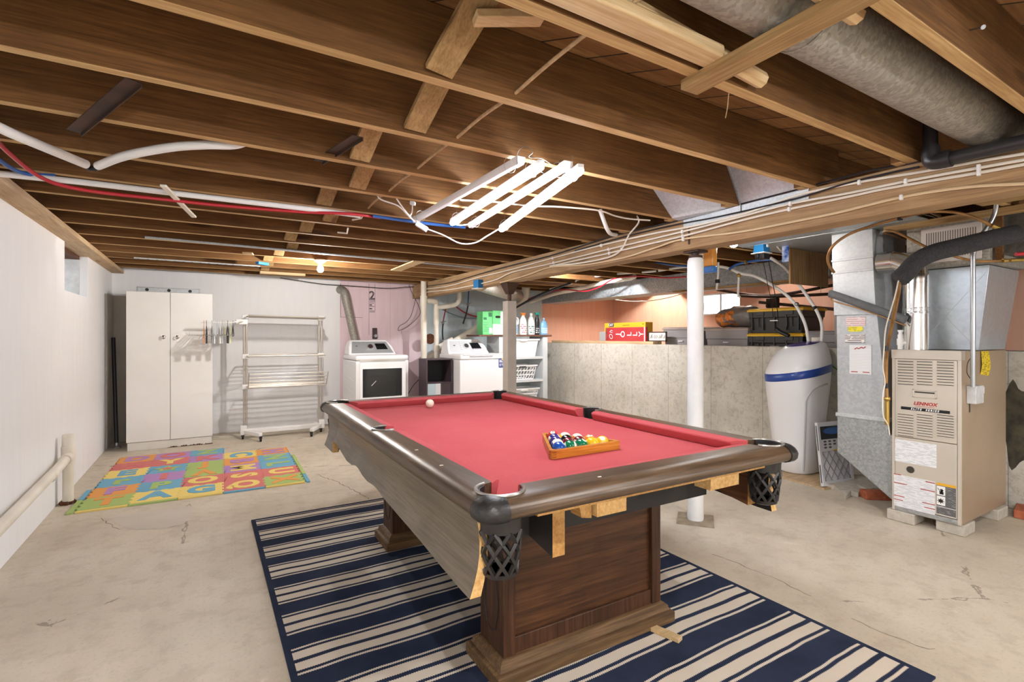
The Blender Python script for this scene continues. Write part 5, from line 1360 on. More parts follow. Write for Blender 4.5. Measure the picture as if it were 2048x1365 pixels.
wl = sheet(lowp, fx, y2, y3, z3, z2, lines('warning_print','#8f8f8f','#151515','z',.0042,.6,.6,30), 'warning_label')
b = MB(); H_ = z2-z3; W_ = y3-y2
b.box((fx-.0018,y2,z2-.016), (fx-.001,y3,z2), 0)
for k in (0,1):
    zt = z2-.020-k*.062
    b.box((fx-.0018,y2-.002,zt-.056), (fx-.001,y2+W_*.46,zt), 1)
c = V((0,y2+W_*.27,z2-.052)); 
for a, L in ((60,.018),(75,.021),(92,.022),(108,.020),(150,.014)):     # hand pictogram
    q = V((0,-cos(radians(a))*L,sin(radians(a))*L)); p0 = V((fx-.0022,c.y,c.z-.006)); b.beam(p0, p0+q, .0045, .0008, up=(1,0,0), mi=2)
b.box((fx-.0024,c.y+.010,c.z-.018), (fx-.0016,c.y-.010,c.z-.002), 2)
b.beam((fx-.0022,c.y+.02,c.z+.018), (fx-.0022,c.y+.010,c.z+.004), .003, .0008, up=(1,0,0), mi=2)
c2 = V((0,y2+W_*.23,z2-.112)); st_ = [V((fx-.0022,c2.y+cos(k*pi/8)*(.021 if k % 2 == 0 else .010),c2.z+sin(k*pi/8)*(.019 if k % 2 == 0 else .009))) for k in range(16)]
b.add(st_, [tuple(range(16))], 2)
b.box((fx-.0019,y2,z2-.150), (fx-.001,y3,z2-.147), 1).box((fx-.0019,y2,z2-.200), (fx-.001,y3,z2-.198), 1)
b.build('pictogram', [plain('warning_amber','#e0a82c',.5), M['white_plastic'], M['black']], wl, recalc=False)
MB().box((FX+.13,FY0-.0008,.755), (FX+.150,FY0,.835)).build('knockout_hole', M['black'], t)
# yellow inspection tag on the side
p = at(1969,703,y=FY0); t2 = thing('inspection_tag', 'yellow inspection tag curling off the furnace side', 'tag', p)
ring0 = []; rows = []
for k in range(9):
    f = k/8; zz = p.z-f*.205; yy = FY0-.004-.012*sin(f*5)*f
    rows.append([V((p.x-.072-.004*f,yy,zz)), V((p.x+.070+.008*f,yy-.004*f,zz))])
b = MB().loft(rows, cap=False, closed=False); b.build('card', lines('tag_print','#e6c81f','#5c5310','z',.011,.4,.5,30), t2, recalc=False)
# conduit and junction box at the near corner
t2 = thing('electrical_conduit', 'grey steel conduit dropping to a white junction box on the furnace corner', 'conduit', (3.96,1.17,.9))
MB().tube(smooth_path([at(1994,395,d=2.95), at(1990,425,d=2.98), at(1975,455,d=3.0), at(1955,480,d=3.03), at(1947,505,d=3.04), at(1946,540,d=3.04), at(1946,775,d=3.04)],5), .0125, 12).build('pipe', M['steel'], t2)
q0 = at(1951,773,y=1.168); q1 = at(1967,806,y=1.168)
MB().box((q0.x,1.165,q1.z), (q1.x-.005,FY0-.001,q0.z)).build('junction_box', plain('painted_box','#d5d6d8',.4,.2,'#bfc1c4',30), t2, bevel=.002)
MB().box((q1.x-.004,1.175,q0.z-.055), (q1.x+.045,FY0-.001,q0.z-.012)).build('switch_box', M['white_metal'], t2, bevel=.002)
MB().tube(smooth_path([at(1946,712,d=3.05), at(1936,725,d=3.06), at(1934,745,d=3.06), at(1940,757,d=3.06)]), .0022, 6).build('wire', M['black'], t2)
MB().box(at(1940,716,d=3.03)-V((.0,.006,.006)), at(1953,720,d=3.03)+V((.004,.006,.006))).build('strap', M['white_plastic'], t2)
# concrete blocks under it
for k, (x0, x1, y0, y1, lab) in enumerate(((3.925,4.10,1.445,1.60,'far front corner'),(3.96,4.13,1.20,1.345,'near front corner'),(4.50,4.69,1.19,1.40,'back corner by the wall'))):
    tag(MB().box((x0,y0,.0005), (x1,y1,.0705)).build('concrete_block', M['block'], origin=((x0+x1)/2,(y0+y1)/2,0), bevel=.006), 'small concrete block under the %s of the furnace' % lab, 'block', 'concrete blocks under the furnace')
# flue pipe
t = thing('flue_pipe', 'shiny metal flue pipe rising from the furnace and turning away', 'pipe', (4.04,1.478,1.14))
MB().cyl((4.04,1.478,1.140), (4.04,1.478,1.60), .070, n=32).build('pipe', M['chrome'], t)
MB().tube(smooth_path([(4.04,1.478,1.58), (4.04,1.482,1.64), (4.042,1.52,1.70), (4.045,1.58,1.735), (4.045,1.62,1.742)],5), .071, 32).cyl((4.045,1.60,1.742), (4.045,1.690,1.742), .074, n=32).build('elbow', M['chrome'], t)
b = MB()
for z in (1.38,1.385,1.39,1.40,1.41,1.415): b.cyl((4.04,1.478,z), (4.04,1.478,z+.006), .0712+random.uniform(0,.002), n=20)
b.build('foil_tape', plain('foil','#d7d7d9',.22,1.,'#a9a9ab',60,1.,70), t)
# coil casing
t = thing('coil_casing', 'flared sheet-metal coil casing on top of the furnace', 'duct', (4.5,1.39,1.14))
lo = [V((4.27,1.225,1.14)),V((4.76,1.225,1.14)),V((4.76,1.565,1.14)),V((4.27,1.565,1.14))]
hi = [V((4.235,1.165,1.655)),V((4.80,1.165,1.655)),V((4.80,1.61,1.655)),V((4.235,1.61,1.655))]
hh = [p+V((0,0,.028)) for p in hi]
MB().loft([lo,hi,hh]).build('casing', galv('casing_metal','#cfd8df','#c1cbd3',.33,40.,.75), t, bevel=.002)
b = MB(); A, B_, C, D = lo[0], lo[3], hi[3], hi[0]
for p, q in ((A,C),(B_,D)): b.tube([p+V((-.0005,0,0)), q+V((-.0005,0,0))], .0016, 5)
b.build('crease', M['galv_bright'], t)
# supply plenum with the white register grille
t = thing('supply_plenum', 'dull sheet-metal supply plenum with a white register above the furnace', 'duct', (4.4,1.35,1.7))
MB().hexa([(4.12,1.13,1.688),(4.80,1.13,1.688),(4.80,1.56,1.688),(4.12,1.56,1.688)], [(4.12,1.13,1.995),(4.80,1.13,1.995),(4.80,1.56,1.995),(4.12,1.56,1.995)]).build('box', M['galv_dull'], t, bevel=.002)
g = MB().box((4.108,1.165,1.715), (4.119,1.475,1.945)).build('register', plain('register_white','#cfc9c6',.4), t, bevel=.002)
b = MB()
for k in range(21):
    y = 1.19+.0125*k; b.box((4.1072,y,1.745), (4.109,y+.0055,1.915))
b.build('slots', plain('register_slots','#6f675f',.7), g)
t = thing('trunk_duct', 'dark mottled sheet-metal trunk duct at the right edge behind the black foam pipe', 'duct', (4.6,.4,1.7))
MB().hexa([(4.25,-1.0,1.66),(5.0,-1.0,1.66),(5.0,1.115,1.75),(4.25,1.115,1.75)], [(4.25,-1.0,1.99),(5.0,-1.0,1.99),(5.0,1.115,1.99),(4.25,1.115,1.99)]).build('box', galv('dark_galv','#77736d','#5b5751',.5,40.,.6), t)
MB().box((4.13,1.06,1.55), (4.17,1.11,1.99)).build('strut', M['lumber_x'], t) if False else None
tag(MB().box((4.165,1.085,1.700), (4.20,1.118,1.995)).build('wooden_strut', M['joist'], origin=(4.18,1.1,1.7)), 'dark wooden strut beside the supply plenum', 'strut')
# boards under the joists at the right
tag(MB().box((4.02,.62,1.955), (4.09,1.66,1.993)).build('ledger_board', M['lumber_y'], origin=(4.05,1.1,1.96), bevel=.003), 'wooden strip under the joists in front of the register grille', 'board')
tag(MB().box((3.62,.55,1.955), (3.71,1.05,1.995)).build('ledger_board', M['lumber_y'], origin=(3.66,.8,1.96), bevel=.003), 'short thick board under the joists at the right edge', 'board')
# return drop
t = thing('return_drop', 'tall sheet-metal return duct beside the furnace with stickers and a service card', 'duct', (4.25,1.8,.13))
gb = galv('drop_metal','#c2c6c9','#b2b6ba',.45,60.,.5)
def rect(y0, y1, z, x0=4.0, x1=4.5): return [V((x0,y0,z)),V((x1,y0,z)),V((x1,y1,z)),V((x0,y1,z))]
MB().loft([rect(1.715,1.985,1.985,3.995,4.51), rect(1.712,1.982,1.80,3.995,4.51), rect(1.695,1.968,1.43,3.992,4.51), rect(1.692,1.966,1.385,3.990,4.51)]).build('upper_section', gb, t, bevel=.002)
MB().loft([rect(1.688,1.952,1.386), rect(1.622,1.945,.655)]).build('lower_section', gb, t, bevel=.002)
MB().box((3.988,1.612,.640), (4.51,1.955,.668)).build('cleat', M['galv_bright'], t, bevel=.003)
MB().prism([(1.945,.642),(1.62,.642),(1.62,.555),(1.574,.555),(1.574,.118),(1.60,.118),(1.945,.375)], 3.995, 4.5, 'x').build('boot', M['galv'], t, bevel=.003)
for z in (1.79,1.70): MB().loft([rect(1.708,1.986,z-.008,3.991,4.512), rect(1.708,1.986,z+.008,3.991,4.512)]).build('seam', gb, t, bevel=.002)
def stick(u0, v0, u1, v1, m, name, tilt=0):
    a = at(u0,v0,x=3.9975); c = at(u1,v1,x=3.9975)
    return MB().box((3.9955,a.y,c.z), (4.0035,c.y,a.z)).build(name, m, t), a, c
stick(1692,635,1731,653,lines('pink_sticker_print','#e3d6d6','#c99a9a','z',.014,.4,.6,30),'sticker')
MB().prism([(y+1.825,z+1.283) for y, z in rrect(.100,.040,.019)], 3.9958, 4.003, 'x').build('sticker', lines('yellow_sticker_print','#ecdf3d','#8f8a2a','z',.010,.4,.5,30), t)
stick(1690,669,1730,686,lines('white_sticker_print','#e6dfdc','#4f4a52','z',.013,.4,.6,30),'sticker')
crd, a, c = stick(1699,690,1743,750,lines('service_card_print','#e8e8ea','#c2c4c9','z',.011,.2,.9,20),'service_card')
b = MB(); W_ = a.y-c.y
MB().box((3.9945,a.y-.012,c.z+.012), (3.9957,a.y-.012-W_*.30,c.z+.018)).build('red_bar', redi, crd)
MB().box((3.9945,c.y+.012,c.z+.012), (3.9957,c.y+.012+W_*.30,c.z+.018)).build('red_bar', redi, crd)
b.tube(smooth_path([(3.995,a.y-W_*(.25+.5*k/5),a.z-.028+.012*k/5+(.004 if k % 2 else -.004)) for k in range(6)]), .0032, 5)
b.build('card_header', redi, crd)
# brick and rubble at its foot
p = at(1752,1002,z=0)
def rbox(cx, cy, z0, lx, ly, lz, a): 
    R = Matrix.Rotation(radians(a), 3, 'Z'); q = lambda z: [V((cx,cy,0))+R @ V((i*lx/2,j*ly/2,z)) for i, j in ((-1,-1),(1,-1),(1,1),(-1,1))]
    return MB().hexa(q(z0), q(z0+lz))
tag(rbox(p.x+.06,p.y+.02,.001,.20,.095,.058,-38).build('brick', M['brick'], origin=p, bevel=.004), 'red brick on the floor under the return duct boot', 'brick', 'red bricks')
p = at(2041,1035,z=0); tag(rbox(4.78,1.13,.001,.20,.095,.058,10).build('brick', M['brick'], origin=(4.78,1.13,0), bevel=.004), 'red brick at the right edge behind the furnace', 'brick', 'red bricks')
pp = [at(u,v,z=.0) for u, v in ((1647,976),(1668,981),(1692,1000),(1702,993),(1716,995),(1724,988),(1738,991),(1746,984),(1764,984),(1752,965),(1726,958),(1700,962),(1668,968))]
b = MB(); n = len(pp); cz_ = sum(pp, V((0,0,0)))/n
b.add([V((q.x,q.y,.001)) for q in pp]+[V((q.x,q.y,.036+.008*sin(i*2.4))) for i, q in enumerate(pp)]+[V((cz_.x,cz_.y,.048))], [(i,(i+1)%n,(i+1)%n+n,i+n) for i in range(n)]+[(n+i,n+(i+1)%n,2*n) for i in range(n)])
tag(b.build('concrete_rubble', M['block'], origin=cz_), 'broken slab of rough concrete on the floor in front of the return duct', 'rubble')
# softener board, filter
R_ = [(4.27,2.62),(4.22,2.15),(4.66,2.07),(4.86,2.10),(4.86,2.88),(4.36,2.88)]
tag(MB().prism(R_, .001, .016, 'z').build('plywood_sheet', wood('plywood','#a88e6c','#c2a987','#d2bd9d','x',.75), origin=(4.5,2.5,0)), 'thin plywood board on the floor under the water softener', 'board')
t = thing('furnace_filter', 'pleated furnace air filter leaning between the softener and the return duct', 'filter', (4.4,2.16,.017))
P0, P1, UP = V((4.245,2.19,.018)), V((4.60,2.125,.018)), V((.095,.10,.49)); nv = (P1-P0).cross(UP).normalized()
if nv.y > 0: nv = -nv
def fq(u, v, o): return P0+(P1-P0)*u+UP*v+nv*o
b = MB()
for (u0,u1,v0,v1) in ((0,.07,0,1),(.93,1,0,1),(.07,.93,0,.07),(.07,.93,.93,1)):
    b.hexa([fq(u0,v0,0),fq(u1,v0,0),fq(u1,v1,0),fq(u0,v1,0)], [fq(u0,v0,.024),fq(u1,v0,.024),fq(u1,v1,.024),fq(u0,v1,.024)])
b.build('frame', plain('card_frame','#cfcfd2',.6), t)
b = MB(); n = 26
for k in range(n):
    u0 = .07+.86*k/n; um = u0+.43/n; u1 = .07+.86*(k+1)/n
    b.add([fq(u0,.07,.004),fq(um,.07,.017),fq(u1,.07,.004),fq(u0,.93,.004),fq(um,.93,.017),fq(u1,.93,.004)], [(0,1,4,3),(1,2,5,4)])
b.build('pleats', plain('pleat_grey','#c4c2c6',.9), t, recalc=False, angle=10)
b = MB()
for k in range(-2,5):
    for sg in (1,-1):
        a0, a1 = (.07,max(.07,min(.93,.0)))
        u0 = .07+.2*k; pts = [(u0+(.45*f if sg > 0 else .45*(1-f)), .07+.46*f) for f in [i/10 for i in range(11)]]
        pts = [(u,v) for u, v in pts if .07 <= u <= .93]
        if len(pts) > 1: b.tube([fq(u,v,.0185) for u, v in pts], .0035, 4)
b.build('support_mesh', plain('mesh_grey','#8d8b90',.7), t)
MB().hexa([fq(.07,.53,.019),fq(.93,.53,.019),fq(.93,.93,.019),fq(.07,.93,.019)], [fq(.07,.53,.0205),fq(.93,.53,.0205),fq(.93,.93,.0205),fq(.07,.93,.0205)]).build('wrapper_label', plain('wrapper_pale','#cdcdd0',.5), t)
b = MB(); b.hexa([fq(.07,.72,.0206),fq(.93,.72,.0206),fq(.93,.93,.0206),fq(.07,.93,.0206)], [fq(.07,.72,.0212),fq(.93,.72,.0212),fq(.93,.93,.0212),fq(.07,.93,.0212)], 0)
c = fq(.5,.85,.0216); el = [c+(P1-P0)*(.33*cos(a))+UP*(.055*sin(a)) for a in [2*pi*k/18 for k in range(18)]]; b.add(el, [tuple(range(18))], 1)
for r in range(3):
    for k in range((5,3,2)[r]):
        c = fq(.20+.15*k,.685-.048*r,.0209); b.add([c+(P1-P0)*(.05*cos(a))+UP*(.016*sin(a)) for a in [2*pi*j/12 for j in range(12)]], [tuple(range(12))], 2)
b.add([fq(.35,.53,.0209),fq(.93,.53,.0209),fq(.93,.60,.0209)], [(0,1,2)], 3)
b.build('label_print', [plain('wrapper_dark','#2a2c33',.5), plain('oval_blue','#2f5f9e',.5), plain('icon_grey','#54545a',.6), M['yellow']], t, recalc=False)
b = MB()
for v0, v1 in ((.05,.33),(.55,.95)): b.hexa([fq(-.001,v0,.006),fq(0,v0,.006),fq(0,v1,.006),fq(-.001,v1,.006)], [fq(-.001,v0,.016),fq(0,v0,.016),fq(0,v1,.016),fq(-.001,v1,.016)])
b.build('edge_print', plain('edge_dark','#4b4b50',.6), t)

# ================================================================ water softener
t = thing('water_softener', 'tall white water softener with a blue band by the concrete wall', 'water softener', (4.60,2.575,.016))
SC0 = V((4.60,2.575,0)); phi0 = math.atan2(.40,-.92)
sw = plain('softener_white', '#e6e6e8', .3)
def sring(a, b_, zf, cx=0., cy=0., n=48, ex=2.5):
    out = []
    for k in range(n):
        ph = 2*pi*k/n; c, s = cos(ph), sin(ph); r = (abs(c)**ex+abs(s)**ex)**(-1/ex)
        z = zf(ph) if callable(zf) else zf
        out.append(V((SC0.x+cx+a*r*c, SC0.y+cy+b_*r*s, z)))
    return out
zb = lambda ph: .905-.042*cos(ph-phi0)+.018*cos(ph+radians(90)-.0)
A_ = lambda f: .185+.083*f; B2 = lambda f: .165+.080*f
rings = [sring(.170,.150,.017), sring(A_(0),B2(0),.034)]
for f in (.15,.3,.45,.6,.75,.88): rings.append(sring(A_(f),B2(f),(lambda f: lambda ph: .034+(zb(ph)-.06)*f)(f)))
rings += [sring(A_(.95),B2(.95),lambda ph: zb(ph)-.036)]
MB().loft(rings).build('tank', sw, t, angle=50)
MB().loft([sring(A_(.95)+.002,B2(.95)+.002,lambda ph: zb(ph)-.036), sring(.268,.245,lambda ph: zb(ph)-.028), sring(.272,.248,lambda ph: zb(ph)+.026), sring(.266,.243,lambda ph: zb(ph)+.032)]).build('blue_band', M['navy'], t, angle=50)
bx_, by_ = .075, -.030
MB().loft([sring(.265,.242,lambda ph: zb(ph)+.0315), sring(.262,.240,lambda ph: zb(ph)+.06,.002,-.001), sring(.250,.229,lambda ph: 1.005-.055*cos(ph-phi0),.008,-.004), sring(.225,.207,lambda ph: 1.080-.055*cos(ph-phi0),.020,-.008), sring(.190,.176,lambda ph: 1.130-.045*cos(ph-phi0),.036,-.014), sring(.145,.135,lambda ph: 1.160-.026*cos(ph-phi0),.052,-.02), sring(.09,.085,lambda ph: 1.172-.013*cos(ph-phi0),.065,-.024), sring(.02,.02,1.176,.068,-.026)]).build('lid', sw, t, angle=60)
MB().loft([sring(.150,.130,lambda ph: 1.1625-.027*cos(ph-phi0),.056,-.022), sring(.10,.09,lambda ph: 1.1745-.014*cos(ph-phi0),.066,-.025), sring(.02,.02,1.180,.068,-.026)]).build('display_panel', plain('display_purple','#33306b',.12,0,'#4a4590',6), t, angle=60)
def sp_(ph, z):
    f = min(.95, (z-.034)/(zb(ph)-.06)); c, s = cos(ph), sin(ph); r = (abs(c)**2.5+abs(s)**2.5)**(-.4)
    return V((SC0.x+(A_(f)+.001)*r*c, SC0.y+(B2(f)+.001)*r*s, z))
g0 = radians(-134)
pts = [sp_(g0, .05+.62*k/12) for k in range(13)]+[sp_(g0+radians(d), z) for d, z in ((4,.72),(11,.765),(22,.795),(36,.808),(52,.815))]
MB().tube(smooth_path(pts,3), .0075, 8).build('side_groove', plain('groove_grey','#b4b4b8',.4), t)
MB().loft([sring(.05,.035,1.10,.20,-.06,20), sring(.05,.035,1.215,.20,-.06,20), sring(.045,.03,1.22,.20,-.06,20)]).build('bypass_valve', M['pvc'], t, bevel=.002)
# its two white hoses
h1 = smooth_path([at(1100,579,x=4.62), at(1144,567,x=4.62), at(1161,558,x=4.62), at(1226,549,x=4.62), at(1305,543,x=4.62), at(1372,534,x=4.62), at(1443,534,x=4.64), at(1481,547,x=4.66), at(1510,553,x=4.68), at(1548,573,x=4.72), at(1583,600,x=4.76), at(1602,630,x=4.79), at(1612,655,x=4.80), at(1617,685,x=4.80)],5)
t = thing('white_hose', 'long white water hose crossing behind the column and bending down to the softener', 'hose', h1[0])
MB().tube(h1, .014, 10).build('hose', M['pex_white'], t)
for u, v in ((1226,549),(1316,542),(1462,539)):
    p = at(u,v,x=4.62 if u < 1400 else 4.65); MB().box(p-V((.02,.012,.018)), p+V((.02,.012,.018))).build('clip', M['black'] if u < 1400 else M['brass'], t, bevel=.003)
p = at(1593,609,x=4.775); MB().sphere(p, .022, 12, 8).build('clamp', M['steel'], t)
h2 = smooth_path([at(1541,516,x=4.62), at(1569,535,x=4.65), at(1598,570,x=4.70), at(1622,604,x=4.75), at(1637,630,x=4.78), at(1644,655,x=4.80), at(1642,690,x=4.80)],5)
t = thing('white_hose', 'white hose arching from the blue valve box down to the softener', 'hose', h2[0])
MB().tube(h2, .014, 10).build('hose', M['pex_white'], t)
p = at(1629,616,x=4.765); MB().sphere(p, .021, 12, 8).build('clamp', M['black'], t)
# thin white branch drops
t = thing('branch_pipe', 'white branch pipe with brass tee dropping from the hose beside the window', 'pipe', at(1477,551,x=4.66))
MB().tube([at(1478,548,x=4.66), at(1476,590,x=4.66), at(1480,595,x=4.66)], .011, 8).build('pipe', M['pex_white'], t)
MB().sphere(at(1478,551,x=4.655), .022, 10, 8).build('tee', M['brass'], t)
t = thing('branch_pipe', 'white branch pipe with a black shutoff beside the column', 'pipe', at(1434,540,x=4.64))
MB().tube([at(1437,525,x=4.6), at(1436,552,x=4.6), at(1433,580,x=4.6)], .011, 8).build('pipe', M['pex_white'], t)
MB().box(at(1435,560,x=4.6)-V((.018,.018,.035)), at(1435,566,x=4.6)+V((.018,.018,.035))).build('shutoff', M['black'], t, bevel=.003)
# blue supply pipes
bp = smooth_path([at(1290,517,x=4.4), at(1310,524,x=4.4), at(1340,530,x=4.4), at(1375,533,x=4.45)])
tag(MB().tube(bp, .010, 8).build('blue_water_pipe', M['pex_blue'], origin=bp[0]), 'blue water pipe curving in from the girder to the column', 'pipe')
bp = smooth_path([at(1458,540,x=4.55), at(1470,531,x=4.6), at(1492,525,x=4.6), at(1520,521,x=4.6), at(1545,520,x=4.65)])
t = thing('blue_water_pipe', 'blue water pipe with brass fitting under the blue valve box', 'pipe', bp[0]); MB().tube(bp, .012, 8).build('pipe', M['pex_blue'], t)
MB().box(at(1490,526,x=4.59)-V((.02,.02,.015)), at(1494,524,x=4.59)+V((.02,.02,.015))).build('fitting', M['brass'], t, bevel=.003)
rp = smooth_path([at(1040,606,x=4.6), at(1068,594,x=4.62), at(1105,583,x=4.62), at(1135,580,x=4.62), at(1170,583,x=4.62), at(1200,574,x=4.62), at(1228,558,x=4.62), at(1275,553,x=4.64), at(1330,556,x=4.66), at(1372,554,x=4.66)])
tag(MB().tube(rp, .009, 8).build('red_water_pipe', M['pex_red'], origin=rp[0]), 'red water pipe weaving along the rectangular trunk duct', 'pipe')
wp = smooth_path([at(1060,605,x=4.75), at(1110,588,x=4.75), at(1150,580,x=4.75), at(1210,565,x=4.75), at(1262,556,x=4.75), at(1270,552,x=4.75)])
tag(MB().tube(wp, .030, 12).build('white_drain', M['pvc'], origin=wp[0]), 'fat white drain pipe alongside the rectangular trunk duct', 'pipe')
# blue junction box with cover and adapter
def ebox(name, label, u, v, x, w, d, h, cover):
    p = at(u,v,x=x); t = thing(name, label, 'electrical box', p)
    MB().loft([[p+V((a*w*s,c*d*s,z)) for a, c in ((-.5,-.5),(.5,-.5),(.5,.5),(-.5,.5))] for z, s in ((-h/2,1.),(h/2,.82))]).build('box', M['blue_box'], t, bevel=.004)
    MB().box(p+V((-w*.62,-d*.62,-h/2-.008)), p+V((w*.62,d*.62,-h/2-.0005))).build('cover_plate', M['white_plastic'], t, bevel=.002)
    return t, p
t, p = ebox('electrical_box', 'blue electrical box with a black power adapter under the sheet-metal panel', 1523, 496, 3.95, .095, .095, .085, True)
MB().box(p+V((-.03,-.04,-.095)), p+V((.055,.04,-.052))).box(p+V((-.05,.0,-.085)), p+V((-.032,.03,-.052))).build('adapter', M['black'], t, bevel=.004)
MB().tube([p+V((-.015,-.03,.04)), p+V((-.015,-.03,.10))], .009, 8).tube([p+V((.03,-.03,.03)), p+V((.05,-.03,.06)), p+V((.05,-.03,.10))], .007, 8).build('cable', M['cable_white'], t)
MB().box(p+V((.0,-.05,.0)), p+V((.022,-.043,.03))).build('label', M['white_plastic'], t)
c = smooth_path([at(1537,522,x=4.1), at(1541,540,x=4.25), at(1545,565,x=4.45), at(1552,600,x=4.75), at(1556,635,x=5.0), at(1556,655,x=5.02)])
t = thing('power_cord', 'thin black cord hanging from the adapter to a black lump over the black tote', 'cord', c[0])
MB().tube(c, .004, 6).tube([q+V((0,.05,0)) for q in c[:-6]], .003, 6).build('cord', M['black'], t)
MB().tube(smooth_path([at(1551,656,x=5.02), at(1560,664,x=5.02), at(1578,672,x=5.02)]), [.012,.016,.019,.020,.020,.020,.020,.020,.020,.020,.020,.020,.018][:13], 10).build('plug_bundle', M['black'], t)
# amber box by the column
p0 = at(1406,497,x=3.02); t = thing('hanging_box', 'amber box with white label and blue base hung beside the column top', 'box', at(1420,545,x=3.02))
q = [at(1406,496,x=3.05), at(1437,545,x=3.05)]
yl, yr_, zt, zb_ = q[0].y, q[1].y, q[0].z, q[1].z
MB().box((3.0,yr_+.012,zb_+.045), (3.055,yl,zt)).build('body', plain('amber_box','#b5762d',.3,0,'#c98c3f',8), t, bevel=.008)
MB().box((2.998,yr_+.010,zb_), (3.057,yl+.002,zb_+.045)).build('base', plain('base_blue','#3c6fb2',.3), t, bevel=.008)
MB().box((2.9965,yl-.045,zb_+.06), (2.9995,yl-.012,zt-.012)).build('label', lines('box_label_print','#e2dfda','#a7a39c','z',.012,.4,.6,30), t)
# blue hanging pack
p = at(1571,507,x=4.15); tag(MB().box(p-V((.004,.028,.072)), p+V((.004,.028,.072))).build('blister_pack', plain('pack_blue','#23468d',.25,0,'#c5d0e6',16), origin=p, bevel=.002), 'small blue and white hanging pack beside the plywood board', 'pack')
wc = smooth_path([at(1550,480,x=4.1), at(1552,490,x=4.1), at(1562,502,x=4.2), at(1578,513,x=4.4)])
tag(MB().tube(wc, .006, 7).build('white_cable', M['cable_white'], origin=wc[0]), 'short white cable curving past the blue hanging pack', 'cable')
# plywood board hanging by the trunk
tag(MB().box((4.275,2.455,1.680), (4.885,2.470,1.984)).build('plywood_board', wood('weathered_plywood','#7d6141','#a5845b','#b9986c','z',.75), origin=(4.58,2.46,1.68), bevel=.001), 'weathered plywood board hanging beside the return duct', 'board')
# rectangular trunk
t = thing('trunk_duct', 'long rectangular galvanised trunk duct over the concrete ledge', 'duct', (5.1,4.7,1.79))
MB().box((4.972,2.49,1.792), (5.35,7.2,1.9995)).build('box', galv('spangled','#bfc4c8','#9ba2a7',.42,60.,.6), t, bevel=.003)
for y in (3.2,4.42,5.4,6.2): MB().box((4.968,y,1.788), (5.354,y+.03,1.999)).build('seam', M['galv'], t, bevel=.002)
tag(MB().box((4.93,2.5,1.772), (5.02,4.3,1.7905)).build('support_strip', M['lumber_y'], origin=(4.98,3.4,1.77), bevel=.002), 'wooden strip under the rectangular trunk duct', 'board')
# pipes near the furnace
fo = smooth_path([at(1797,560,d=2.98), at(1812,546,d=2.97), at(1835,522,d=2.95), at(1870,505,d=2.92), at(1920,493,d=2.88), at(1970,481,d=2.84), at(2034,467,d=2.80)],6)
fob = plain('foam_insulation', '#2c2b2d', .95, 0, '#3c3b3e', 90., 1., 140)
t = thing('foam_insulated_pipe', 'thick black foam-insulated pipe sweeping across in front of the flue', 'pipe', fo[0])
MB().tube(fo, [.047]+[.050]*(len(fo)-2)+[.050], 20).build('insulation', fob, t)
MB().cyl(fo[-1]-(fo[-1]-fo[-2]).normalized()*.001, fo[-1]+(fo[-1]-fo[-2]).normalized()*.002, .030, n=16).build('bore', M['black'], t)
cu = smooth_path([at(1800,562,d=2.99), at(1796,590,d=3.1), at(1786,640,d=3.25), at(1776,690,d=3.35), at(1772,740,d=3.38), at(1773,780,d=3.38), at(1774,800,d=3.38)])
t = thing('refrigerant_line', 'copper refrigerant line with black tape beside the furnace', 'pipe', cu[-1])
MB().tube(cu, .011, 10).build('line', M['copper'], t)
for u, v, dd in ((1772,697,3.35),(1773,772,3.38)): MB().cyl(at(u,v-5,d=dd), at(u,v+5,d=dd), .0155, n=12).build('tape', M['black'], t)
wv_ = smooth_path([at(1797,562,d=2.98), at(1788,600,d=3.12), at(1772,655,d=3.28), at(1768,700,d=3.34), at(1766,735,d=3.36), at(1770,765,d=3.37), at(1766,790,d=3.37), at(1766,830,d=3.37), at(1776,850,d=3.38), at(1779,870,d=3.38)])
MB().tube(wv_, .004, 6).build('control_wire', M['cable_white'], t)
MB().cyl(at(1774,795,d=3.39), at(1774,850,d=3.39), .014, n=12).sphere(at(1774,798,d=3.385), .02, 10, 8).build('valve', M['brass'], t)
gl = smooth_path([at(1660,588,x=3.93), at(1668,590,x=3.93), at(1720,608,x=3.93), at(1770,626,x=3.935), at(1812,640,x=3.94)])
tag(MB().tube(gl, .027, 14).build('grey_insulated_pipe', plain('grey_insulation','#56585a',.8,0,'#65676a',30), origin=gl[0]), 'grey insulated pipe crossing in front of the return duct', 'pipe')
gl = smooth_path([at(1662,597,x=3.94), at(1668,603,x=3.94), at(1720,618,x=3.94), at(1770,636,x=3.94), at(1812,652,x=3.95)])
tag(MB().tube(gl, .005, 7).build('copper_tube', M['copper'], origin=gl[0]), 'thin copper tube just below the grey insulated pipe', 'pipe')
g1 = smooth_path([at(1668,545,d=3.55), at(1658,530,d=3.52), at(1656,512,d=3.5), at(1668,490,d=3.45), at(1700,468,d=3.4), at(1750,450,d=3.3), at(1800,436,d=3.2), at(1850,425,d=3.1), at(1900,424,d=3.03), at(1945,434,d=3.0), at(1985,452,d=2.98), at(2002,458,d=2.97)])
t = thing('gas_tube', 'yellow-brown copper tube looping under the ceiling from the return duct to the right', 'pipe', g1[0])
MB().tube(g1, .009, 10).build('tube', M['copper'], t)
MB().cyl(at(1985,452,d=2.97), at(2003,459,d=2.95), .013, n=10).build('fitting', M['brass'], t)
MB().box(at(1798,437,d=3.2)-V((.012,.012,.012)), at(1802,435,d=3.2)+V((.012,.012,.012))).build('clip', M['black'], t)
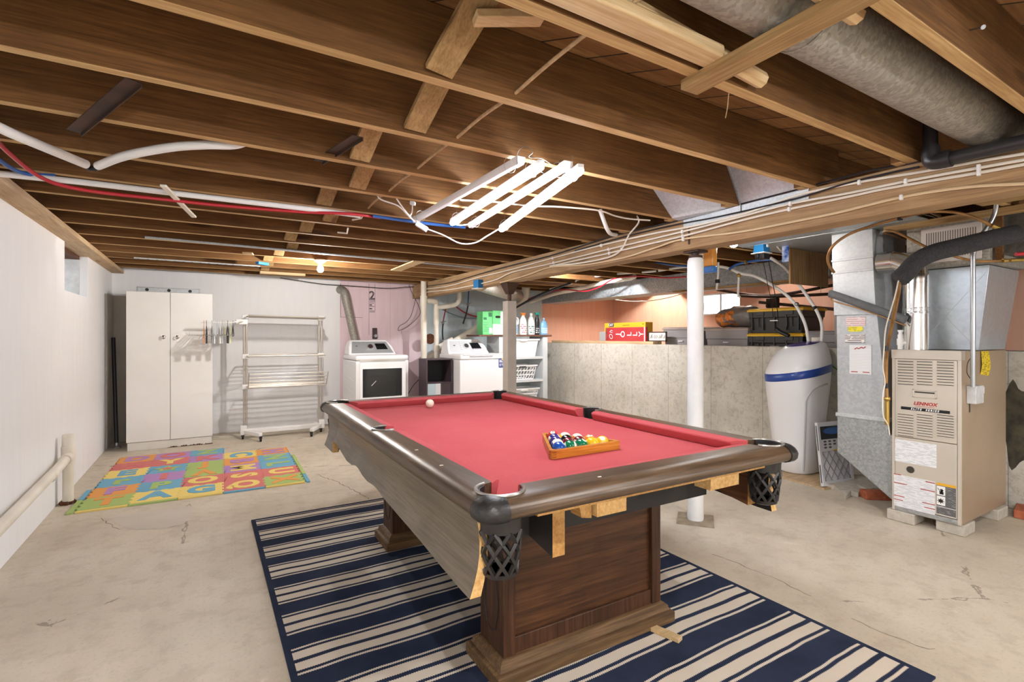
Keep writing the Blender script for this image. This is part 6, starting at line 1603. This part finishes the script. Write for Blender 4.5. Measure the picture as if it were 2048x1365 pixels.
g2 = smooth_path([at(1815,480,d=3.7), at(1790,473,d=3.6), at(1768,466,d=3.45), at(1775,461,d=3.3), at(1800,468,d=3.25), at(1860,498,d=3.15), at(1905,512,d=3.1), at(1950,522,d=3.08), at(2000,522,d=3.06), at(2065,519,d=3.05)])
t = thing('copper_tube', 'copper tube looping behind the black foam pipe to a brass union', 'pipe', g2[0])
MB().tube(g2, .008, 10).build('tube', M['copper'], t)
MB().cyl(at(2005,522,d=3.05), at(2014,521.6,d=3.05), .012, n=10).cyl(at(2020,521,d=3.05), at(2050,519.5,d=3.05), .011, n=10).build('union', M['brass'], t)
MB().cyl(at(2032,509,d=3.0), at(2060,507,d=3.0), .011, n=10).build('red_handle', M['pex_red'], t)
for k, (a, c, e, f) in enumerate(((at(1838,417,d=3.35),at(1880,436,d=3.3),at(1910,455,d=3.3),at(1926,476,d=3.25)),(at(1842,428,d=3.35),at(1870,436,d=3.35),at(1905,458,d=3.33),at(1922,478,d=3.3)))):
    pth = smooth_path([a,c,e,f]); tag(MB().tube(pth, .0022, 5).build('thermostat_wire', M['cable_white'], origin=pth[0]), ['upper','lower'][k]+' of two thin white wires hanging in front of the register', 'wire')
# white condensate tee beside the flue
t = thing('condensate_pipe', 'small white drain tee on top of the furnace left of the flue', 'pipe', at(1791,702,d=3.38))
p = V((3.99,1.545,1.142))
MB().cyl(p, p+V((0,0,.10)), .016, n=14).cyl(p+V((0,0,.045)), p+V((.0,-.05,.045)), .013, n=12).cyl(p+V((0,0,.028)), p+V((0,0,.072)), .021, n=14).cyl(p+V((0,0,.10)), p+V((0,0,.125)), .012, n=12).cyl(p+V((0,0,.118)), p+V((0,0,.130)), .0165, n=12).build('tee', M['white_plastic'], t)
# green wire by the softener
gw = smooth_path([at(1658,727,x=4.85), at(1668,735,x=4.85), at(1680,744,x=4.85)])
tag(MB().tube(gw, .006, 6).build('green_wire', plain('green_wire','#3f7d2e',.5), origin=gw[0]), 'short green wire behind the softener', 'wire')
# ================================================================ things on the concrete ledge
LZ = .982
lx = 4.98
tag(MB().box((4.93,4.62,1.1255), (5.09,6.85,1.163)).build('ledge_plank', M['plate'], origin=(5.0,5.7,1.126), bevel=.003), 'weathered plank lying along the top of the concrete wall', 'board')
# red sign lying on its side
a = at(1211,656,x=lx); c = at(1292,681,x=lx)
y0, y1, z0, z1 = a.y, c.y, 1.164, a.z
t = thing('holiday_sign', 'red wooden sign lettered Oh Jolly lying on its side on the ledge', 'sign', (lx+.02,(y0+y1)/2,z0))
MB().box((lx,y0,z0), (lx+.03,y1,z1)).build('board', plain('sign_red','#a62a2e',.45,0,'#b4373b',4), t, bevel=.002)
MB().box((lx-.001,y1+.035,z0), (lx+.031,y1+.018,z1)).build('white_stripe', M['white_plastic'], t)
zc = (z0+z1)/2
for u, ch in ((1236,'J'),(1246,'O'),(1259,'L'),(1270.5,'L'),(1282.5,'Y')):
    y = at(u,668,x=lx).y; MB().text(ch, .115, facing((lx-.0012,y,zc),'-x',radians(90)), 0, .0008, 0, .0015).build('letter', M['white_plastic'], t)
y = at(1222.5,668,x=lx).y
MB().text('O', .10, facing((lx-.0012,y,zc-.04),'-x',radians(90)), 0, .0006, .25, -.001).build('letter', M['white_plastic'], t)
MB().text('h', .10, facing((lx-.0012,y,zc+.035),'-x',radians(90)), 0, .0006, .25, -.001).build('letter', M['white_plastic'], t)
b = MB(); yb0 = y0
b.tube(smooth_path([(lx-.002,yb0-.02,z1-.005), (lx-.002,yb0-.035,z1-.05), (lx-.002,yb0-.02,zc), (lx-.002,yb0-.045,z0+.05), (lx-.002,yb0-.03,z0+.01)]), .008, 6)
b.build('ribbon', plain('ribbon_brown','#6c3f2c',.6), t)
# yellow box behind it
a = at(1209,647,x=lx+.16); c = at(1291,661,x=lx+.16)
t = thing('yellow_box', 'long yellow box with a dark logo patch behind the red sign', 'box', (lx+.2,(a.y+c.y)/2,LZ))
MB().box((lx+.16,a.y,LZ), (lx+.30,c.y,a.z)).build('carton', M['yellow'], t, bevel=.003)
y = at(1222.5,650.5,x=lx+.159).y; z = at(1222.5,650.5,x=lx+.159).z
MB().prism([(q+y,w_+z) for q, w_ in rrect(.11,.058,.012)], lx+.1572, lx+.1598, 'x').build('logo_patch', plain('logo_dark','#4a3a44',.5), t)
MB().text('CAT', .05, facing((lx+.1565,y+.008,z),'-x'), 0, .0006, 0, .001).build('logo_letters', M['white_plastic'], t)
yy = at(1252,653,x=lx+.159).y; MB().box((lx+.158,yy+.07,z-.012), (lx+.1595,yy-.07,z-.006)).box((lx+.158,at(1286,650,x=lx+.159).y+.015,z), (lx+.1595,at(1286,650,x=lx+.159).y-.015,z+.008)).build('print', M['black'], t)
# grey box left of the sign
a = at(1197,664,x=lx+.1); c = at(1209,680,x=lx+.1)
tag(MB().box((lx+.12,a.y,LZ), (lx+.22,c.y-.02,a.z)).build('grey_box', plain('dull_grey_box','#a3a5a6',.6), origin=(lx+.16,(a.y+c.y)/2,LZ), bevel=.002), 'small grey box at the left end of the red sign', 'box')
# framed lettered plaque
a = at(1296,664,x=lx+.02); c = at(1332,680,x=lx+.02)
t = thing('framed_plaque', 'small dark-framed plaque with script lettering leaning beside the red sign', 'sign', (lx+.03,(a.y+c.y)/2,1.164))
z0, z1 = 1.164, a.z
b = MB()
for q in (((a.y,z0),(c.y,z0+.012)),((a.y,z1-.012),(c.y,z1)),((a.y,z0),(a.y-.012,z1)),((c.y+.012,z0),(c.y,z1))): b.box((lx+.02,q[0][0],q[0][1]), (lx+.04,q[1][0],q[1][1]))
b.build('frame', plain('dark_frame','#3c2a28',.5), t)
MB().box((lx+.028,a.y-.01,z0+.01), (lx+.036,c.y+.01,z1-.01)).build('panel', plain('plaque_cream','#e2d9ce',.6), t)
MB().text('& to all a', .075, facing((lx+.0268,(a.y+c.y)/2,(z0+z1)/2),'-x'), 0, .0005, .35, -.0008, .95).build('lettering', M['black'], t)
# storage totes
def tote(label, y0, y1, x0, x1, z0, h, bodym, lidm, ribs=0):
    t = thing('storage_tote', label, 'storage tote', ((x0+x1)/2,(y0+y1)/2,z0), 'storage totes on the ledge')
    def ring(z, o): return [V((x0+o,y1+o,z)),V((x1-o,y1+o,z)),V((x1-o,y0-o,z)),V((x0+o,y0-o,z))]
    b = MB().loft([ring(z0,.035), ring(z0+h*.62,.018), ring(z0+h*.63,.010), ring(z0+h-.03,.006)]); b.build('tub', bodym, t, bevel=.006)
    MB().loft([ring(z0+h-.034,-.004), ring(z0+h-.012,-.006), ring(z0+h-.010,.004), ring(z0+h,.008)]).build('lid', lidm, t, bevel=.004)
    if ribs:
        b = MB()
        for k in range(ribs+1):
            y = y0-.05+(y1-y0+.10)*k/ribs; b.box((x0+.002,y-.006,z0+h*.12), (x0+.03,y+.006,z0+h-.04))
        b.build('rib', bodym, t, bevel=.002)
        for f in (.24,.76):
            b = MB(); yc = y0+(y1-y0)*f; b.box((x0-.002,yc-.045,z0+h-.075), (x0+.02,yc+.045,z0+h-.02))
            b.build('latch', bodym, t, bevel=.003)
            for e in (-.024,.024): MB().box((x0+.004,yc+e-.006,z0+h*.25), (x0+.012,yc+e+.006,z0+h*.62)).build('side_rib', bodym, t, bevel=.002)
    ym = (y0+y1)/2
    MB().box((x0+.004,ym-.035,z0+h*.50+.0), (x0+.020 if ribs == 0 else x0+.0,ym+.035,z0+h*.50+.010)).build('label_strip', M['white_plastic'], t) if ribs == 0 else MB().box((x0+.001,ym-.045,z0+h*.48), (x0+.028,ym+.045,z0+h*.52)).build('label_strip', M['white_plastic'], t)
    return t
gt, gl_ = plain('tote_grey','#8f8a8a',.45), plain('tote_lid_taupe','#a1948c',.45)
bk_, yl_ = plain('tote_black','#2f2d2c',.45), M['yellow']
xx = 5.11
Y = lambda u, x: at(u,670,x=x).y
tote('grey lidded tote partly behind the white steel column', Y(1325,xx), Y(1398,xx), xx, xx+.42, LZ, at(1340,655,x=xx).z-LZ, gt, gl_)
tote('grey lidded tote under the grey plastic bag', Y(1409,xx), Y(1496,xx), xx, xx+.42, LZ, at(1450,656,x=xx).z-LZ, gt, gl_)
zl = at(1540,667,x=xx).z
tote('black tote with yellow lid, lower of the two stacked', Y(1493,xx)-.012, Y(1606,xx), xx, xx+.44, LZ, zl-LZ, bk_, yl_, 4)
tote('black tote with yellow lid, upper of the two stacked', Y(1493,xx)-.012, Y(1606,xx), xx, xx+.44, zl+.001, at(1540,617,x=xx).z-zl, bk_, yl_, 4)
tote('grey tote behind the softener, right of the black totes', Y(1612,xx), Y(1676,xx), xx, xx+.40, LZ, at(1640,662,x=xx).z-LZ, gt, gt)
# grey bag with a bright print on the tote
zt = at(1450,656,x=xx).z+.003; yA, yB_ = Y(1418,xx), Y(1499,xx)
t = thing('plastic_bag', 'stuffed grey plastic bag with a glossy orange print on the grey tote', 'bag', (xx+.2,(yA+yB_)/2,zt))
rings = []; n = 24
for k in range(13):
    f = k/12; y = yA+(yB_-yA)*f; r = max(.45, (1-abs(2*f-1)**7)**.5); hgt = .25 if f > .4 else .225
    ring = []
    for j in range(n):
        a = 2*pi*j/n; wob_ = 1+.05*sin(3*a+f*9)+.04*sin(7*a+f*17)
        ring.append(V((xx+.20+.17*r*cos(a)*wob_, y, zt+max(0, hgt/2+hgt/2*r*sin(a)*wob_-hgt/2*(1-r)*.3))))
    rings.append(ring)
MB().loft(rings).build('bag', plain('bag_grey','#5f5a57',.35,0,'#857d77',7,.5,14), t, angle=80)
b = MB()
sub = [[p+V((-.004,0,.002)) for p in r[10:19]] for r in rings[1:8]]
b.loft(sub, cap=False, closed=False)
tt_ = NT('glossy_print'); nn_ = tt_.noise(tt_.mapping(), 16, 5); cc_ = tt_.ramp(nn_, [(.3,'#c8552d'),(.45,'#e08a3a'),(.55,'#8a5a2f'),(.65,'#5f86b0'),(.75,'#e9c98a')])
tt_.bump(nn_, .6, .01); tt_.set(cc_, .12, .1)
b.build('print', tt_.mat, t, recalc=False, angle=80)
# dark steel bars hung across the crawlspace
for lab, pts, x in (('upper dark steel bar slanting across the crawlspace', ((1434,580),(1500,590),(1549,591),(1600,584),(1670,570)), 5.75), ('lower dark steel bar bowing across the crawlspace', ((1476,592),(1530,594),(1590,592),(1670,588)), 5.70)):
    pp = smooth_path([at(u,v,x=x) for u, v in pts]); o = tag(MB().tube(pp, .017, 10).build('steel_bar', M['iron'], origin=pp[0]), lab, 'bar', 'dark steel bars over the crawlspace')
    for q in (pp[2],pp[-3]): MB().tube([q, V((q.x,q.y,JZ+.004))], .0025, 5).build('hanger_wire', M['steel'], o)
a = at(1518,605,x=5.72); c = at(1680,620,x=5.72); t = thing('steel_bar', 'flat dark steel bar with a motor block above the black totes', 'bar', a, 'dark steel bars over the crawlspace')
MB().beam(a, c, .02, .035).build('bar', M['iron'], t, bevel=.002)
p = at(1546,607,x=5.70); MB().box(p-V((.04,.065,.055)), p+V((.03,.065,.06))).cyl(p+V((-.03,.04,-.03)), p+V((-.06,.04,-.03)), .02, n=12).build('motor_block', M['iron'], t, bevel=.008)
for k, (u, v0) in enumerate(((1520,590),)):
    pass
wc = smooth_path([at(1230,600,x=5.8), at(1260,603,x=5.8), at(1300,602,x=5.8), at(1340,595,x=5.8), at(1375,584,x=5.8)])
tag(MB().tube(wc, .006, 6).build('white_cable', M['cable_white'], origin=wc[0]), 'white cable drooping in front of the peach wall', 'cable')
# tall grey panel leaning at the return duct
a = at(1661,628,x=5.0); c = at(1680,694,x=5.0)
tag(MB().box((4.96,2.30,1.127), (5.0,2.44,a.z)).build('zinc_sheet', plain('dull_zinc','#8c8a88',.5,.3), origin=(4.98,2.37,1.127), bevel=.002), 'tall narrow grey panel on the ledge left of the return duct', 'panel')
# ================================================================ light balance
# daylight comes in through the windows; added unseen bulbs fill behind the camera
EXPO = 0.5
SC.view_settings.exposure = EXPO
